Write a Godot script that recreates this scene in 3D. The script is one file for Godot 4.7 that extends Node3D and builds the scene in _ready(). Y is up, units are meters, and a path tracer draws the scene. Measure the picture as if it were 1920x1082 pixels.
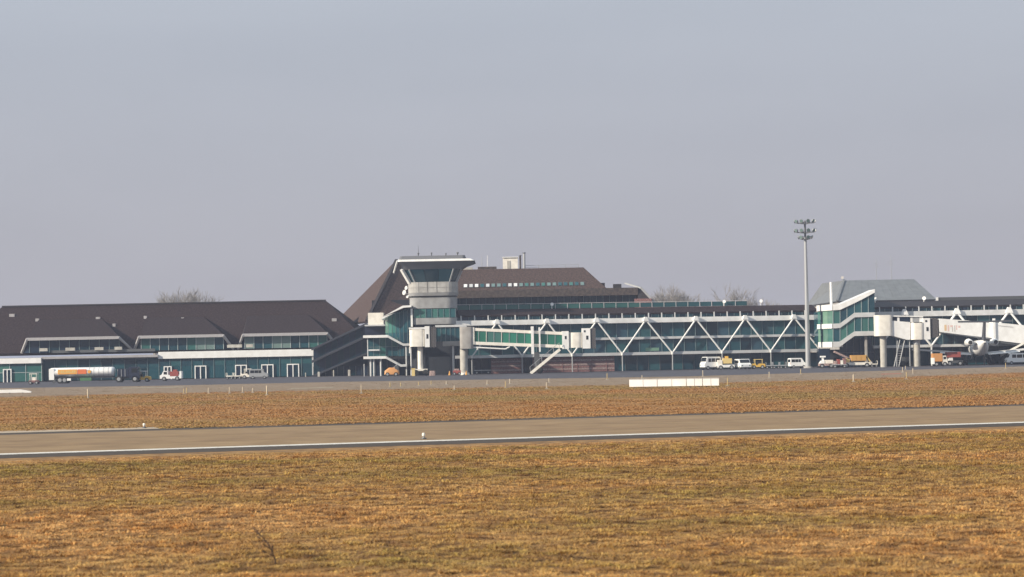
extends Node3D
# Regional airport seen across a taxiway on a hazy winter day. Units are metres, y up, the camera looks along -z.
var M := {}
var rng := RandomNumberGenerator.new()
var org := Vector3.ZERO      # where the thing being built stands: taken off every point
var used := {}
var meshes := {}

# ------------------------------------------------------------------ things and parts
func numbered(called: String) -> String:
	var n: int = used.get(called, 0)
	used[called] = n + 1
	return called if n == 0 else "%s_%03d" % [called, n]

func thing(called: String, label: String, category: String, at := Vector3.ZERO, turn := 0.0, group := "") -> Node3D:
	var o := Node3D.new()
	o.name = numbered(called)
	add_child(o)
	o.position = at
	o.rotation.y = turn
	o.set_meta("label", label)
	o.set_meta("category", category)
	if group != "":
		o.set_meta("group", group)
	org = at if turn == 0.0 else Vector3.ZERO
	return o

func begin() -> SurfaceTool:
	var st := SurfaceTool.new()
	st.begin(Mesh.PRIMITIVE_TRIANGLES)
	st.set_smooth_group(-1)
	return st

func part(called: String, st: SurfaceTool, m: Material, parent: Node) -> MeshInstance3D:
	st.generate_normals()
	var o := MeshInstance3D.new()
	o.mesh = st.commit()
	o.mesh.surface_set_material(0, m)
	o.name = called
	parent.add_child(o, true)
	return o

func whole(called: String, st: SurfaceTool, m: Material, label: String, category: String, group := "") -> MeshInstance3D:
	var o := part(numbered(called), st, m, self)
	o.position = org
	o.set_meta("label", label)
	o.set_meta("category", category)
	if group != "":
		o.set_meta("group", group)
	return o

func setting(called: String, st: SurfaceTool, m: Material) -> MeshInstance3D:
	var o := part(called, st, m, self)
	o.set_meta("kind", "structure")
	return o

func copy_of(o: Node3D, called: String, label: String, at: Vector3, turn := 0.0) -> Node3D:
	var c: Node3D = o.duplicate()
	c.name = numbered(called)
	add_child(c)
	c.position = at
	c.rotation.y = turn
	c.set_meta("label", label)
	return c

# ------------------------------------------------------------------ shapes
func tri(st: SurfaceTool, a: Vector3, b: Vector3, c: Vector3) -> void:
	st.add_vertex(a - org)
	st.add_vertex(b - org)
	st.add_vertex(c - org)

func quad(st: SurfaceTool, a: Vector3, b: Vector3, c: Vector3, d: Vector3) -> void:
	tri(st, a, b, c)
	tri(st, a, c, d)

# lower ring p0..p3, upper ring p4..p7, each counter-clockwise from above
func hexa(st: SurfaceTool, p: Array) -> void:
	quad(st, p[0], p[1], p[2], p[3])
	quad(st, p[7], p[6], p[5], p[4])
	for i in 4:
		var j: int = (i + 1) % 4
		quad(st, p[i], p[i + 4], p[j + 4], p[j])

func box(st: SurfaceTool, x0: float, x1: float, y0: float, y1: float, z0: float, z1: float) -> void:
	hexa(st, [Vector3(x0, y0, z1), Vector3(x1, y0, z1), Vector3(x1, y0, z0), Vector3(x0, y0, z0), Vector3(x0, y1, z1), Vector3(x1, y1, z1), Vector3(x1, y1, z0), Vector3(x0, y1, z0)])

func beam(st: SurfaceTool, a: Vector3, b: Vector3, w: float, h: float) -> void:
	var d := (b - a).normalized()
	var side := d.cross(Vector3.UP)
	if side.length() < 0.02:
		side = Vector3.RIGHT
	side = side.normalized() * w * 0.5
	var up := side.cross(d).normalized() * h * 0.5
	hexa(st, [a - side - up, a + side - up, b + side - up, b - side - up, a - side + up, a + side + up, b + side + up, b - side + up])

# a convex outline with the thickness t behind it
func plate(st: SurfaceTool, pts: Array, t: Vector3) -> void:
	var p := pts.duplicate()
	var n := Vector3.ZERO
	for i in p.size():
		n += (p[i] as Vector3).cross(p[(i + 1) % p.size()])
	if n.dot(t) < 0.0:
		p.reverse()
	var m: int = p.size()
	for i in range(1, m - 1):
		tri(st, p[0], p[i], p[i + 1])
		tri(st, p[0] + t, p[i + 1] + t, p[i] + t)
	for i in m:
		var j: int = (i + 1) % m
		quad(st, p[i], p[i] + t, p[j] + t, p[j])

# an outline in x and y drawn out from z0 to z1
func extrude(st: SurfaceTool, pts: PackedVector2Array, z0: float, z1: float) -> void:
	if not Geometry2D.is_polygon_clockwise(pts):
		pts = pts.duplicate()
		pts.reverse()
	var ids := Geometry2D.triangulate_polygon(pts)
	for i in range(0, ids.size(), 3):
		var a := pts[ids[i]]
		var b := pts[ids[i + 1]]
		var c := pts[ids[i + 2]]
		if (b - a).cross(c - a) > 0.0:
			var s := b
			b = c
			c = s
		tri(st, Vector3(a.x, a.y, z1), Vector3(b.x, b.y, z1), Vector3(c.x, c.y, z1))
		tri(st, Vector3(a.x, a.y, z0), Vector3(c.x, c.y, z0), Vector3(b.x, b.y, z0))
	for i in pts.size():
		var a := pts[i]
		var b := pts[(i + 1) % pts.size()]
		quad(st, Vector3(b.x, b.y, z1), Vector3(a.x, a.y, z1), Vector3(a.x, a.y, z0), Vector3(b.x, b.y, z0))

# rings of equally many points, joined one to the next and closed at both ends
func loft(st: SurfaceTool, rings: Array, smooth := true) -> void:
	st.set_smooth_group(1 if smooth else -1)
	for k in rings.size() - 1:
		var a: Array = rings[k]
		var b: Array = rings[k + 1]
		for i in a.size():
			var j: int = (i + 1) % a.size()
			quad(st, a[i], b[i], b[j], a[j])
	st.set_smooth_group(-1)
	var lo: Array = rings[0]
	var hi: Array = rings[-1]
	for i in range(1, lo.size() - 1):
		tri(st, lo[0], lo[i], lo[i + 1])
		tri(st, hi[0], hi[i + 1], hi[i])

func circle(c: Vector3, axis: Vector3, r: float, n: int) -> Array:
	var d := axis.normalized()
	var u := d.cross(Vector3.UP)
	if u.length() < 0.05:
		u = Vector3.RIGHT
	u = u.normalized()
	var v := u.cross(d).normalized()
	var out := []
	for i in n:
		var a := -TAU * i / n
		out.append(c + (u * cos(a) + v * sin(a)) * r)
	return out

func tube(st: SurfaceTool, a: Vector3, b: Vector3, r0: float, r1: float, n := 10) -> void:
	loft(st, [circle(a, b - a, r0, n), circle(b, b - a, r1, n)])

# a level ring: a square of half widths hx, hz with its corners cut or rounded by c
func level_ring(c: Vector3, hx: float, hz: float, cut: float, per: int) -> Array:
	var out := []
	for k in 4:
		var sx: float = [1, -1, -1, 1][k]
		var sz: float = [-1, -1, 1, 1][k]
		var m := Vector3(c.x + sx * (hx - cut), c.y, c.z + sz * (hz - cut))
		for i in per:
			var a := PI / 2 * (k + float(i) / (per - 1))
			out.append(m + Vector3(cos(a), 0, -sin(a)) * cut)
	return out

func box_mesh(size: Vector3, m: Material) -> BoxMesh:
	var key := "%s %d" % [size, m.get_instance_id()]
	if not meshes.has(key):
		var b := BoxMesh.new()
		b.size = size
		b.material = m
		meshes[key] = b
	return meshes[key]

func piece(called: String, at: Vector3, size: Vector3, m: Material, parent: Node) -> MeshInstance3D:
	var o := MeshInstance3D.new()
	o.mesh = box_mesh(size, m)
	o.name = called
	o.position = at - org
	parent.add_child(o, true)
	return o

# panes in nx columns and ny rows, each a part, with mullions between the columns and rails between the rows
func glaze(parent: Node, x0: float, x1: float, y0: float, y1: float, z: float, nx: int, ny: int, kinds: Array, frame: Material, bar := 0.07, rails := true) -> void:
	var w := (x1 - x0) / nx
	var h := (y1 - y0) / ny
	for i in nx:
		for j in ny:
			piece("pane", Vector3(x0 + w * (i + 0.5), y0 + h * (j + 0.5), z), Vector3(w - 0.03, h - 0.03, 0.05), M[kinds[rng.randi() % kinds.size()]], parent)
	if bar <= 0.0:
		return
	for i in nx + 1:
		piece("mullion", Vector3(x0 + w * i, (y0 + y1) / 2, z + 0.05), Vector3(bar, y1 - y0, 0.12), frame, parent)
	if rails:
		for j in range(1, ny):
			piece("rail", Vector3((x0 + x1) / 2, y0 + h * j, z + 0.045), Vector3(x1 - x0, bar, 0.1), frame, parent)

# ------------------------------------------------------------------ materials (base colours are linear)
var tex := {}
func noise_tex(key: String, freq: float, lo: Color, hi: Color, octaves := 4, stretch := 1, size := 512) -> Texture2D:
	if tex.has(key):
		return tex[key]
	var n := FastNoiseLite.new()
	n.noise_type = FastNoiseLite.TYPE_SIMPLEX_SMOOTH
	n.seed = key.hash() % 10000
	n.frequency = freq
	n.fractal_octaves = octaves
	var t := NoiseTexture2D.new()
	t.width = size
	t.height = size / stretch
	t.seamless = true
	t.noise = n
	var g := Gradient.new()
	g.set_color(0, lo)
	g.set_color(1, hi)
	t.color_ramp = g
	tex[key] = t
	return t

func mat(key: String, r: float, g: float, b: float, rough: float, metal := 0.0, t: Texture2D = null, scale := 0.2) -> StandardMaterial3D:
	var m := StandardMaterial3D.new()
	m.resource_name = key
	m.albedo_color = Color(r, g, b).linear_to_srgb()
	m.roughness = rough
	m.metallic = metal
	if t:
		m.albedo_texture = t
		m.uv1_triplanar = true
		m.uv1_world_triplanar = true
		m.uv1_scale = Vector3.ONE * scale
	M[key] = m
	return m

func make_materials() -> void:
	var dirt := noise_tex("dirt", 0.012, Color(0.9, 0.895, 0.885), Color(1, 1, 1), 5)
	var patch := noise_tex("patch", 0.008, Color(0.84, 0.83, 0.82), Color(1, 1, 1), 6)
	var tiles := noise_tex("tiles", 0.03, Color(0.48, 0.45, 0.47), Color(1, 1, 1), 5)
	mat("roof", 0.066, 0.046, 0.045, 0.8, 0.0, tiles, 0.16).metallic_specular = 0.2
	mat("roof_brown", 0.15, 0.108, 0.092, 0.8, 0.0, tiles, 0.16).metallic_specular = 0.2
	mat("band_dark", 0.028, 0.032, 0.045, 0.6)
	mat("tail_grey", 0.055, 0.06, 0.075, 0.5)  # underside shade of the tailplane is put into this grey
	mat("print_tan", 0.66, 0.46, 0.26, 0.6)
	mat("print_pink", 0.68, 0.48, 0.44, 0.6)
	mat("print_grey", 0.5, 0.48, 0.46, 0.6)
	mat("roof_dark", 0.04, 0.033, 0.037, 0.7, 0.0, tiles, 0.2)
	mat("roof_grey", 0.185, 0.195, 0.2, 0.5, 0.0, patch, 0.1)
	mat("parapet", 0.12, 0.095, 0.08, 0.8, 0.0, tiles, 0.1)
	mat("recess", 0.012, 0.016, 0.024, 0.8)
	mat("white", 0.88, 0.88, 0.87, 0.45, 0.0, dirt, 0.11)
	mat("white_dull", 0.6, 0.61, 0.62, 0.5, 0.0, dirt, 0.13)
	mat("trim", 0.4, 0.39, 0.4, 0.5, 0.0, dirt, 0.2)
	mat("cream", 0.88, 0.84, 0.76, 0.5, 0.0, dirt, 0.17)
	mat("concrete", 0.4, 0.385, 0.365, 0.85, 0.0, patch, 0.14)
	mat("concrete_pale", 0.5, 0.485, 0.44, 0.85, 0.0, patch, 0.2)
	mat("tower_grey", 0.33, 0.335, 0.34, 0.85, 0.0, patch, 0.14)
	mat("tower_pale", 0.46, 0.455, 0.44, 0.85, 0.0, patch, 0.2)
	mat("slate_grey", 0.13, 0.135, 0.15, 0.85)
	mat("steel", 0.36, 0.37, 0.38, 0.45, 0.3)
	mat("steel_dark", 0.09, 0.095, 0.1, 0.5, 0.2)
	mat("mullion", 0.13, 0.19, 0.2, 0.5)
	mat("mullion_pale", 0.34, 0.4, 0.4, 0.5)
	mat("rubber", 0.02, 0.02, 0.021, 0.85)
	mat("bellows", 0.17, 0.165, 0.16, 0.9, 0.0, tiles, 0.4)
	mat("brick_red", 0.45, 0.24, 0.22, 0.85, 0.0, tiles, 0.3)
	mat("brick_pink", 0.62, 0.47, 0.42, 0.85, 0.0, tiles, 0.3)
	mat("yellow", 0.62, 0.38, 0.06, 0.5)
	mat("ochre", 0.5, 0.28, 0.075, 0.6)
	mat("pale_yellow", 0.66, 0.5, 0.2, 0.5)
	mat("orange", 0.55, 0.26, 0.085, 0.5)
	mat("orange_print", 0.75, 0.36, 0.06, 0.5)
	mat("red_print", 0.7, 0.17, 0.05, 0.5)
	mat("red", 0.3, 0.07, 0.055, 0.45)
	mat("blue_dark", 0.012, 0.018, 0.04, 0.4)
	mat("green", 0.06, 0.16, 0.07, 0.6)
	mat("van_white", 0.86, 0.86, 0.84, 0.3)
	mat("car_glass", 0.012, 0.016, 0.02, 0.06)
	mat("hazy_bark", 0.27, 0.245, 0.22, 0.9)  # paled so that distance haze is part of the colour
	mat("stalk", 0.05, 0.026, 0.016, 0.9)
	mat("stake", 0.46, 0.38, 0.27, 0.6)
	mat("stake_yellow", 0.42, 0.31, 0.14, 0.6)
	# window glass: tone of what stands behind; lit tones have sunlight painted in
	for g in [["deep", 0.007, 0.028, 0.042], ["deep2", 0.013, 0.048, 0.067], ["teal", 0.014, 0.066, 0.086], ["teal2", 0.022, 0.085, 0.098], ["blue", 0.03, 0.075, 0.105], ["sea", 0.03, 0.115, 0.105], ["sea2", 0.05, 0.15, 0.13], ["lit", 0.15, 0.27, 0.2], ["lit2", 0.1, 0.2, 0.16], ["jade", 0.02, 0.14, 0.095], ["jade2", 0.03, 0.19, 0.13], ["haze", 0.14, 0.21, 0.2], ["slate", 0.012, 0.024, 0.045]]:
		mat("glass_" + g[0], g[1], g[2], g[3], 0.07).metallic_specular = 0.35
	# ground
	var wear := noise_tex("wear", 0.01, Color(0.82, 0.8, 0.77), Color(1, 1, 1), 6, 1, 1024)
	var soil := noise_tex("soil", 0.02, Color(0.55, 0.5, 0.42), Color(1, 1, 1), 6)
	mat("soil", 0.44, 0.25, 0.08, 0.95, 0.0, soil, 0.09)
	mat("turf", 0.4, 0.225, 0.07, 0.95, 0.0, soil, 0.5)
	mat("dry_verge", 0.3, 0.22, 0.145, 0.95, 0.0, wear, 0.03)
	mat("taxi", 0.32, 0.208, 0.098, 0.85, 0.0, wear, 0.035)
	mat("taxi_band", 0.3, 0.19, 0.088, 0.85, 0.0, wear, 0.045)
	mat("shoulder", 0.06, 0.042, 0.028, 0.9, 0.0, wear, 0.06)
	mat("apron", 0.066, 0.064, 0.082, 0.85, 0.0, wear, 0.02)
	mat("line", 0.8, 0.77, 0.7, 0.7, 0.0, dirt, 0.2)
	mat("line_pale", 0.5, 0.4, 0.28, 0.7, 0.0, dirt, 0.2)
	mat("line_dull", 0.36, 0.3, 0.2, 0.7, 0.0, dirt, 0.2)
	mat("line_red", 0.4, 0.14, 0.08, 0.8, 0.0, dirt, 0.2)

# ------------------------------------------------------------------ the place
func _ready() -> void:
	rng.seed = 20110
	var cam := Camera3D.new()
	cam.name = "camera"
	add_child(cam)
	cam.position = Vector3(0, 3.4, 0)
	cam.basis = Basis(Vector3.RIGHT, atan(119.0 / 4000.0)) * Basis(Vector3.BACK, deg_to_rad(-1.1))
	var lens := CameraAttributesPhysical.new()
	lens.frustum_focal_length = 12.0 / (541.0 / 4000.0)
	lens.exposure_aperture = 2.6
	lens.frustum_focus_distance = 335.0
	lens.frustum_near = 0.5
	lens.frustum_far = 6000.0
	cam.attributes = lens
	cam.fov = rad_to_deg(2.0 * atan(541.0 / 4000.0))
	cam.near = 0.5
	cam.far = 6000.0
	cam.current = true
	var env := Environment.new()
	var sky := Sky.new()
	var psm := ProceduralSkyMaterial.new()
	psm.sky_top_color = Color(0.394, 0.472, 0.56).linear_to_srgb()
	psm.sky_horizon_color = Color(0.33, 0.311, 0.335).linear_to_srgb()
	psm.sky_curve = 0.15
	psm.ground_bottom_color = Color(0.2, 0.14, 0.08).linear_to_srgb()
	psm.ground_horizon_color = Color(0.36, 0.34, 0.37).linear_to_srgb()
	psm.sun_angle_max = 20.0
	psm.sky_cover = thin_haze()
	sky.sky_material = psm
	env.background_mode = Environment.BG_SKY
	env.sky = sky
	env.tonemap_mode = Environment.TONE_MAPPER_LINEAR
	env.tonemap_exposure = 1.25
	env.sdfgi_enabled = true
	env.ssao_enabled = true
	env.ssil_enabled = true
	env.fog_enabled = true
	env.fog_density = 0.0003
	env.fog_light_color = Color(0.72, 0.76, 0.86)
	var we := WorldEnvironment.new()
	we.name = "environment"
	we.environment = env
	add_child(we)
	var sun := DirectionalLight3D.new()
	sun.name = "sun"
	add_child(sun)
	var el := deg_to_rad(24.5)
	var az := deg_to_rad(62.0)     # to the left of the viewer's back
	var to_sun := Vector3(-sin(az) * cos(el), sin(el), cos(az) * cos(el))
	sun.basis = Basis.looking_at(-to_sun, Vector3.UP)
	sun.light_energy = 1.6
	sun.light_color = Color(1.0, 0.95, 0.87)
	sun.light_angular_distance = 0.6
	sun.shadow_enabled = true

	make_materials()
	ground()
	terminal_wing()
	main_terminal()
	covered_stair()
	control_tower()
	stair_house()
	concourse()
	glass_stair_tower()
	grey_hall()
	east_concourse()
	jet_bridges()
	mast()
	airliner()
	vehicles()
	field_furniture()
	trees()
	grass()

# faint streaks of high haze, for the whole sky
func thin_haze() -> ImageTexture:
	var n := FastNoiseLite.new()
	n.seed = 31
	n.frequency = 1.0
	n.fractal_octaves = 4
	var img := Image.create(1024, 512, false, Image.FORMAT_RGBA8)
	for y in 256:
		var el := PI / 2 * (1.0 - (y + 0.5) / 256.0)
		for x in 1024:
			var az := TAU * x / 1024.0
			var v := n.get_noise_3d(cos(az) * 2.2, el * 16.0, sin(az) * 2.2)
			img.set_pixel(x, y, Color(1, 1, 1, clampf(0.5 + v * 1.1, 0.0, 1.0) * 0.022))
	return ImageTexture.create_from_image(img)

func sheet(called: String, pts: Array, y: float, m: Material) -> MeshInstance3D:
	org = Vector3.ZERO
	var st := begin()
	var p := []
	var n := Vector3.ZERO
	for q in pts:
		p.append(Vector3(q.x, y, q.z))
	for i in p.size():
		n += (p[i] as Vector3).cross(p[(i + 1) % p.size()])
	if n.y > 0.0:
		p.reverse()
	var flat := PackedVector2Array()
	for q in p:
		flat.append(Vector2(q.x, q.z))
	var ids := Geometry2D.triangulate_polygon(flat)
	for i in range(0, ids.size(), 3):
		var a: Vector3 = p[ids[i]]
		var b: Vector3 = p[ids[i + 1]]
		var c: Vector3 = p[ids[i + 2]]
		if (b - a).cross(c - a).y > 0.0:
			tri(st, a, c, b)
		else:
			tri(st, a, b, c)
	return setting(called, st, m)

func ground() -> void:
	sheet("ground", [Vector3(-3000, 0, 60), Vector3(3000, 0, 60), Vector3(3000, 0, -4000), Vector3(-3000, 0, -4000)], 0.0, M.soil)
	# the taxiway runs from near left to far right
	var near_a := Vector3(-18.10, 0.00, -75.09)
	var near_b := Vector3(20.64, 0.00, -86.59)
	var along: Vector3 = (near_b - near_a).normalized()
	var across := Vector3(along.z, 0, -along.x)     # away from the camera
	if across.z > 0:
		across = -across
	var strip := func(called: String, from: float, to: float, y: float, m: Material, s0 := -150.0, s1 := 260.0):
		sheet(called, [near_a + along * s0 + across * from, near_a + along * s1 + across * from, near_a + along * s1 + across * to, near_a + along * s0 + across * to], y, m)
	strip.call("taxiway_shoulder", 0.0, 3.2, 0.004, M.shoulder)
	strip.call("taxiway", 3.2, 24.6, 0.008, M.taxi)
	strip.call("taxiway_edge_line", 3.0, 4.0, 0.012, M.line)
	strip.call("taxiway_far_shoulder", 24.6, 27.8, 0.004, M.shoulder)
	strip.call("taxiway_far_line", 27.2, 30.4, 0.012, M.line_pale, -150.0, 9.0)
	# oil and tyre bands along the taxiway
	strip.call("taxiway_wheel_band", 9.5, 12.5, 0.012, M.taxi_band)
	strip.call("taxiway_wheel_band", 16.0, 18.2, 0.012, M.taxi_band)
	# verge of short dry grass, then the apron
	var edge_far := [Vector3(-89.95, 0.00, -285.01), Vector3(-66.15, 0.00, -274.89), Vector3(-43.18, 0.00, -268.69), Vector3(-22.07, 0.00, -273.30), Vector3(-0.22, 0.00, -267.17), Vector3(20.68, 0.00, -261.30), Vector3(43.98, 0.00, -276.44), Vector3(71.70, 0.00, -299.91), Vector3(104.08, 0.00, -311.59)]
	var edge_near := [Vector3(-63.43, 0.00, -200.95), Vector3(-48.54, 0.00, -201.66), Vector3(-33.34, 0.00, -207.36), Vector3(-16.47, 0.00, -203.81), Vector3(-0.18, 0.00, -203.37), Vector3(16.04, 0.00, -202.93), Vector3(33.70, 0.00, -211.95), Vector3(56.70, 0.00, -237.24), Vector3(84.69, 0.00, -253.60)]
	var back := edge_near.duplicate()
	back.reverse()
	sheet("dry_verge", edge_far + back, 0.004, M.dry_verge)
	sheet("apron", edge_far + [Vector3(420, 0, -700), Vector3(-420, 0, -700)], 0.008, M.apron)
	sheet("service_road_line", [Vector3(-45.73, 0.00, -249.63), Vector3(-38.56, 0.00, -249.59), Vector3(-39.42, 0.00, -255.20), Vector3(-46.76, 0.00, -255.24)], 0.012, M.line_dull)
	sheet("service_road_line", [Vector3(-23.26, 0.00, -222.53), Vector3(-18.96, 0.00, -224.22), Vector3(-19.34, 0.00, -228.74), Vector3(-23.73, 0.00, -226.97)], 0.012, M.line_dull)
	sheet("red_marking", [Vector3(41.95, 0.00, -243.80), Vector3(44.64, 0.00, -245.87), Vector3(45.97, 0.00, -253.18), Vector3(43.18, 0.00, -250.99)], 0.012, M.line_red)
	sheet("red_marking", [Vector3(31.33, 0.00, -182.20), Vector3(33.45, 0.00, -183.12), Vector3(34.23, 0.00, -187.40), Vector3(32.06, 0.00, -186.44)], 0.012, M.line_red)

# ------------------------------------------------------------------ the low terminal wing on the left
func terminal_wing() -> void:
	var zf := -350.0
	var t := thing("terminal_wing", "long low terminal wing under a dark brown roof with three broad dormers", "building", Vector3(-57.98, 0, -356))
	var x_end: float = -32.95
	var x_mid: float = -58.13
	var x_low: float = -77.19
	var x_left: float = -98.18
	var top: float = 4.01
	# rooms behind the glass and the flat terrace roof
	var st := begin()
	box(st, x_left, x_end - 0.3, 0.0, top - 0.4, zf - 14.0, zf - 0.6)
	part("wall", st, M.recess, t)
	st = begin()
	box(st, x_left, x_end + 0.1, top - 0.45, top - 0.05, zf - 16.0, zf - 0.2)
	part("terrace_slab", st, M.concrete, t)
	st = begin()
	box(st, x_mid, x_end + 0.25, top - 0.62, top + 0.5, zf - 0.6, zf + 0.5)
	part("fascia", st, M.white, t)
	st = begin()
	box(st, x_low, x_mid, top - 0.3, top + 0.08, zf - 0.6, zf + 0.9)
	part("canopy_edge", st, M.trim, t)
	st = begin()
	box(st, x_left, x_low, top - 0.95, top - 0.1, zf - 0.4, zf + 1.2)
	part("fascia", st, M.white, t)
	st = begin()
	box(st, x_end - 0.05, x_end + 0.2, 0.0, top - 0.6, zf - 0.2, zf + 0.3)
	part("corner_post", st, M.white_dull, t)
	# ground floor glazing: three stretches
	var frames: StandardMaterial3D = M.mullion
	glaze(t, x_mid, x_end, 0.1, 2.15, zf, 14, 1, ["glass_deep2", "glass_teal", "glass_deep", "glass_teal"], frames, 0.09)
	glaze(t, x_mid, x_end, 2.15, top - 0.62, zf, 14, 1, ["glass_teal", "glass_teal2", "glass_deep2"], frames, 0.07)
	glaze(t, x_low, x_mid, 0.1, 1.9, zf - 0.3, 10, 1, ["glass_deep", "glass_deep2", "glass_teal"], frames, 0.09)
	glaze(t, x_low, x_mid, 1.9, top - 0.35, zf - 0.3, 10, 1, ["glass_deep2", "glass_teal", "glass_deep"], frames, 0.06)
	glaze(t, x_left, x_low, 0.1, top - 0.95, zf + 0.7, 8, 2, ["glass_sea", "glass_teal2", "glass_sea", "glass_sea2"], M.mullion_pale, 0.09)
	# double doors with white frames
	for d in [[365, 387], [441, 463], [490, 513], [538, 561], [307, 322]]:
		var a: float = lerpf(-84.15, 3.23, d[0] / 1000.0)
		var b: float = lerpf(-84.15, 3.23, d[1] / 1000.0)
		door(t, a, b, 2.15, zf + 0.15)
	door(t, -83.50, -82.10, 2.2, zf + 0.85)
	# main roof: ridge 12.8 m up, eaves 4.9 m
	var yr := 12.8
	var ye := 4.75
	var rl := Vector3(-87.55, yr, -366)
	var rr := Vector3(-31.98, yr, -366)
	var el := Vector3(-96.18, ye, -354)
	var er := Vector3(-23.18, ye, -354)
	var bl := Vector3(el.x - 1.0, ye, -378)
	var br := Vector3(er.x + 1.0, ye, -378)
	st = begin()
	plate(st, [rl, rr, er, el], Vector3(0, -0.35, -0.25))
	var roof := part("roof", st, M.roof, t)
	st = begin()
	plate(st, [rr, br, er], Vector3(-0.2, -0.35, 0))
	part("roof_hip", st, M.roof, t)
	st = begin()
	plate(st, [rl, el, bl], Vector3(0.2, -0.35, 0))
	part("roof_hip", st, M.roof, t)
	st = begin()
	plate(st, [rl, bl, br, rr], Vector3(0, -0.35, 0.25))
	part("roof_back", st, M.roof, t)
	st = begin()
	beam(st, rl + Vector3(0, 0.08, 0), rr + Vector3(0, 0.08, 0), 0.5, 0.24)
	part("ridge_cap", st, M.roof_dark, t)
	# small vents and roof lights on the slope
	for v in [[16, 592, 0.9], [67, 601, 0.6], [181, 598, 0.7], [270, 596, 0.5], [215, 611, 0.5], [341, 599, 0.4], [361, 602, 0.4], [627, 601, 0.8]]:
		var px: float = v[0]
		var vy: float = 10.48 + (600.0 - v[1]) * 0.09 - (px - 0.0) * 0.00173 + 0.0
		var vz: float = -354.0 - 12.0 * (vy - ye) / (yr - ye)
		var vx: float = lerpf(-86.74, 3.51, px / 1000.0)
		piece("roof_vent", Vector3(vx, vy + 0.1, vz), Vector3(v[2], 0.5, 0.5), M.trim, t)
	# three dormers: a flatter roof carried out over a glazed wall
	for d in [[Vector3(-80.53, 10.4, -362.35), Vector3(-69.84, 10.4, -362.35), Vector3(-79.90, 7.2, -351), Vector3(-64.89, 7.2, -351), -81.44, -62.98],
			[Vector3(-62.23, 10.4, -362.35), Vector3(-52.44, 10.4, -362.35), Vector3(-61.47, 7.2, -351), Vector3(-47.69, 7.2, -351), -62.80, -46.37],
			[Vector3(-45.01, 10.4, -362.35), Vector3(-34.68, 10.4, -362.35), Vector3(-44.36, 7.2, -351), Vector3(-30.58, 7.2, -351), -45.57, -29.05]]:
		var tl: Vector3 = d[0]
		var tr: Vector3 = d[1]
		var fl: Vector3 = d[2]
		var fr: Vector3 = d[3]
		var gl := Vector3(d[4], ye + 0.05, -353.6)
		var gr := Vector3(d[5], ye + 0.05, -353.6)
		st = begin()
		plate(st, [tl, tr, fr, fl], Vector3(0, -0.3, -0.1))
		var dr := part("dormer_roof", st, M.roof, t)
		st = begin()
		plate(st, [tr, gr, fr], Vector3(-0.25, -0.1, 0))
		part("dormer_side", st, M.roof_dark, t)
		st = begin()
		plate(st, [tl, fl, gl], Vector3(0.25, -0.1, 0))
		part("dormer_side", st, M.roof_dark, t)
		st = begin()
		box(st, fl.x, fr.x, fl.y - 0.42, fl.y + 0.06, fl.z - 0.25, fl.z + 0.12)
		part("fascia", st, M.trim, dr)
		for e in [[fl, gl], [fr, gr]]:
			st = begin()
			beam(st, e[0] + Vector3(0, -0.1, 0.1), e[1] + Vector3(0, 0, 0.1), 0.3, 0.34)
			part("verge_board", st, M.trim, dr)
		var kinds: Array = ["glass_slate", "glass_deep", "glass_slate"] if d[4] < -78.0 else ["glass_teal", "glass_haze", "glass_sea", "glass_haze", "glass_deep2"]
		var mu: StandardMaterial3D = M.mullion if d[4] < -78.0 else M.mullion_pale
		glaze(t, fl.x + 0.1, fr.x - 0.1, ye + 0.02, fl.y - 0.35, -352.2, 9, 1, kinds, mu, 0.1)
		st = begin()
		plate(st, [fr + Vector3(-0.1, -0.3, -1.4), gr + Vector3(-0.2, 0, 0.2), Vector3(fr.x - 0.1, ye, -352.4)], Vector3(0, 0, -0.15))
		part("side_glass", st, M.glass_slate, t)
		st = begin()
		plate(st, [fl + Vector3(0.1, -0.3, -1.4), gl + Vector3(0.2, 0, 0.2), Vector3(fl.x + 0.1, ye, -352.4)], Vector3(0, 0, -0.15))
		part("side_glass", st, M.glass_slate, t)
	# kerb, benches and planters along the terrace
	st = begin()
	box(st, -76.07, -58.96, ye - 0.1, ye + 0.35, -351.4, -351.15)
	part("terrace_rail", st, M.steel_dark, t)
	for b in [[82, 6.0], [132, 7.0], [186, 6.5], [222, 5.5], [440, 11.0], [468, 5.0]]:
		var bx: float = lerpf(-84.40, 3.32, b[0] / 1000.0)
		piece("terrace_planter", Vector3(bx, ye + 0.5, -351.0), Vector3(b[1] * 0.22, 0.5, 0.5), M.concrete_pale, t)
	if roof:
		pass

func door(parent: Node, x0: float, x1: float, h: float, z: float) -> void:
	var st := begin()
	box(st, x0, x0 + 0.16, 0.02, h, z, z + 0.14)
	box(st, x1 - 0.16, x1, 0.02, h, z, z + 0.14)
	box(st, (x0 + x1) / 2 - 0.08, (x0 + x1) / 2 + 0.08, 0.02, h - 0.16, z, z + 0.14)
	box(st, x0 + 0.16, x1 - 0.16, h - 0.16, h, z, z + 0.14)
	var o := part("door", st, M.white, parent)
	for k in 2:
		var a: float = x0 + 0.17 + k * ((x1 - x0) / 2 - 0.08)
		var b: float = a + (x1 - x0) / 2 - 0.27
		st = begin()
		box(st, a, b, 0.05, h - 0.17, z + 0.02, z + 0.06)
		part("pane", st, M.glass_deep if k else M.glass_slate, o)

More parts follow.
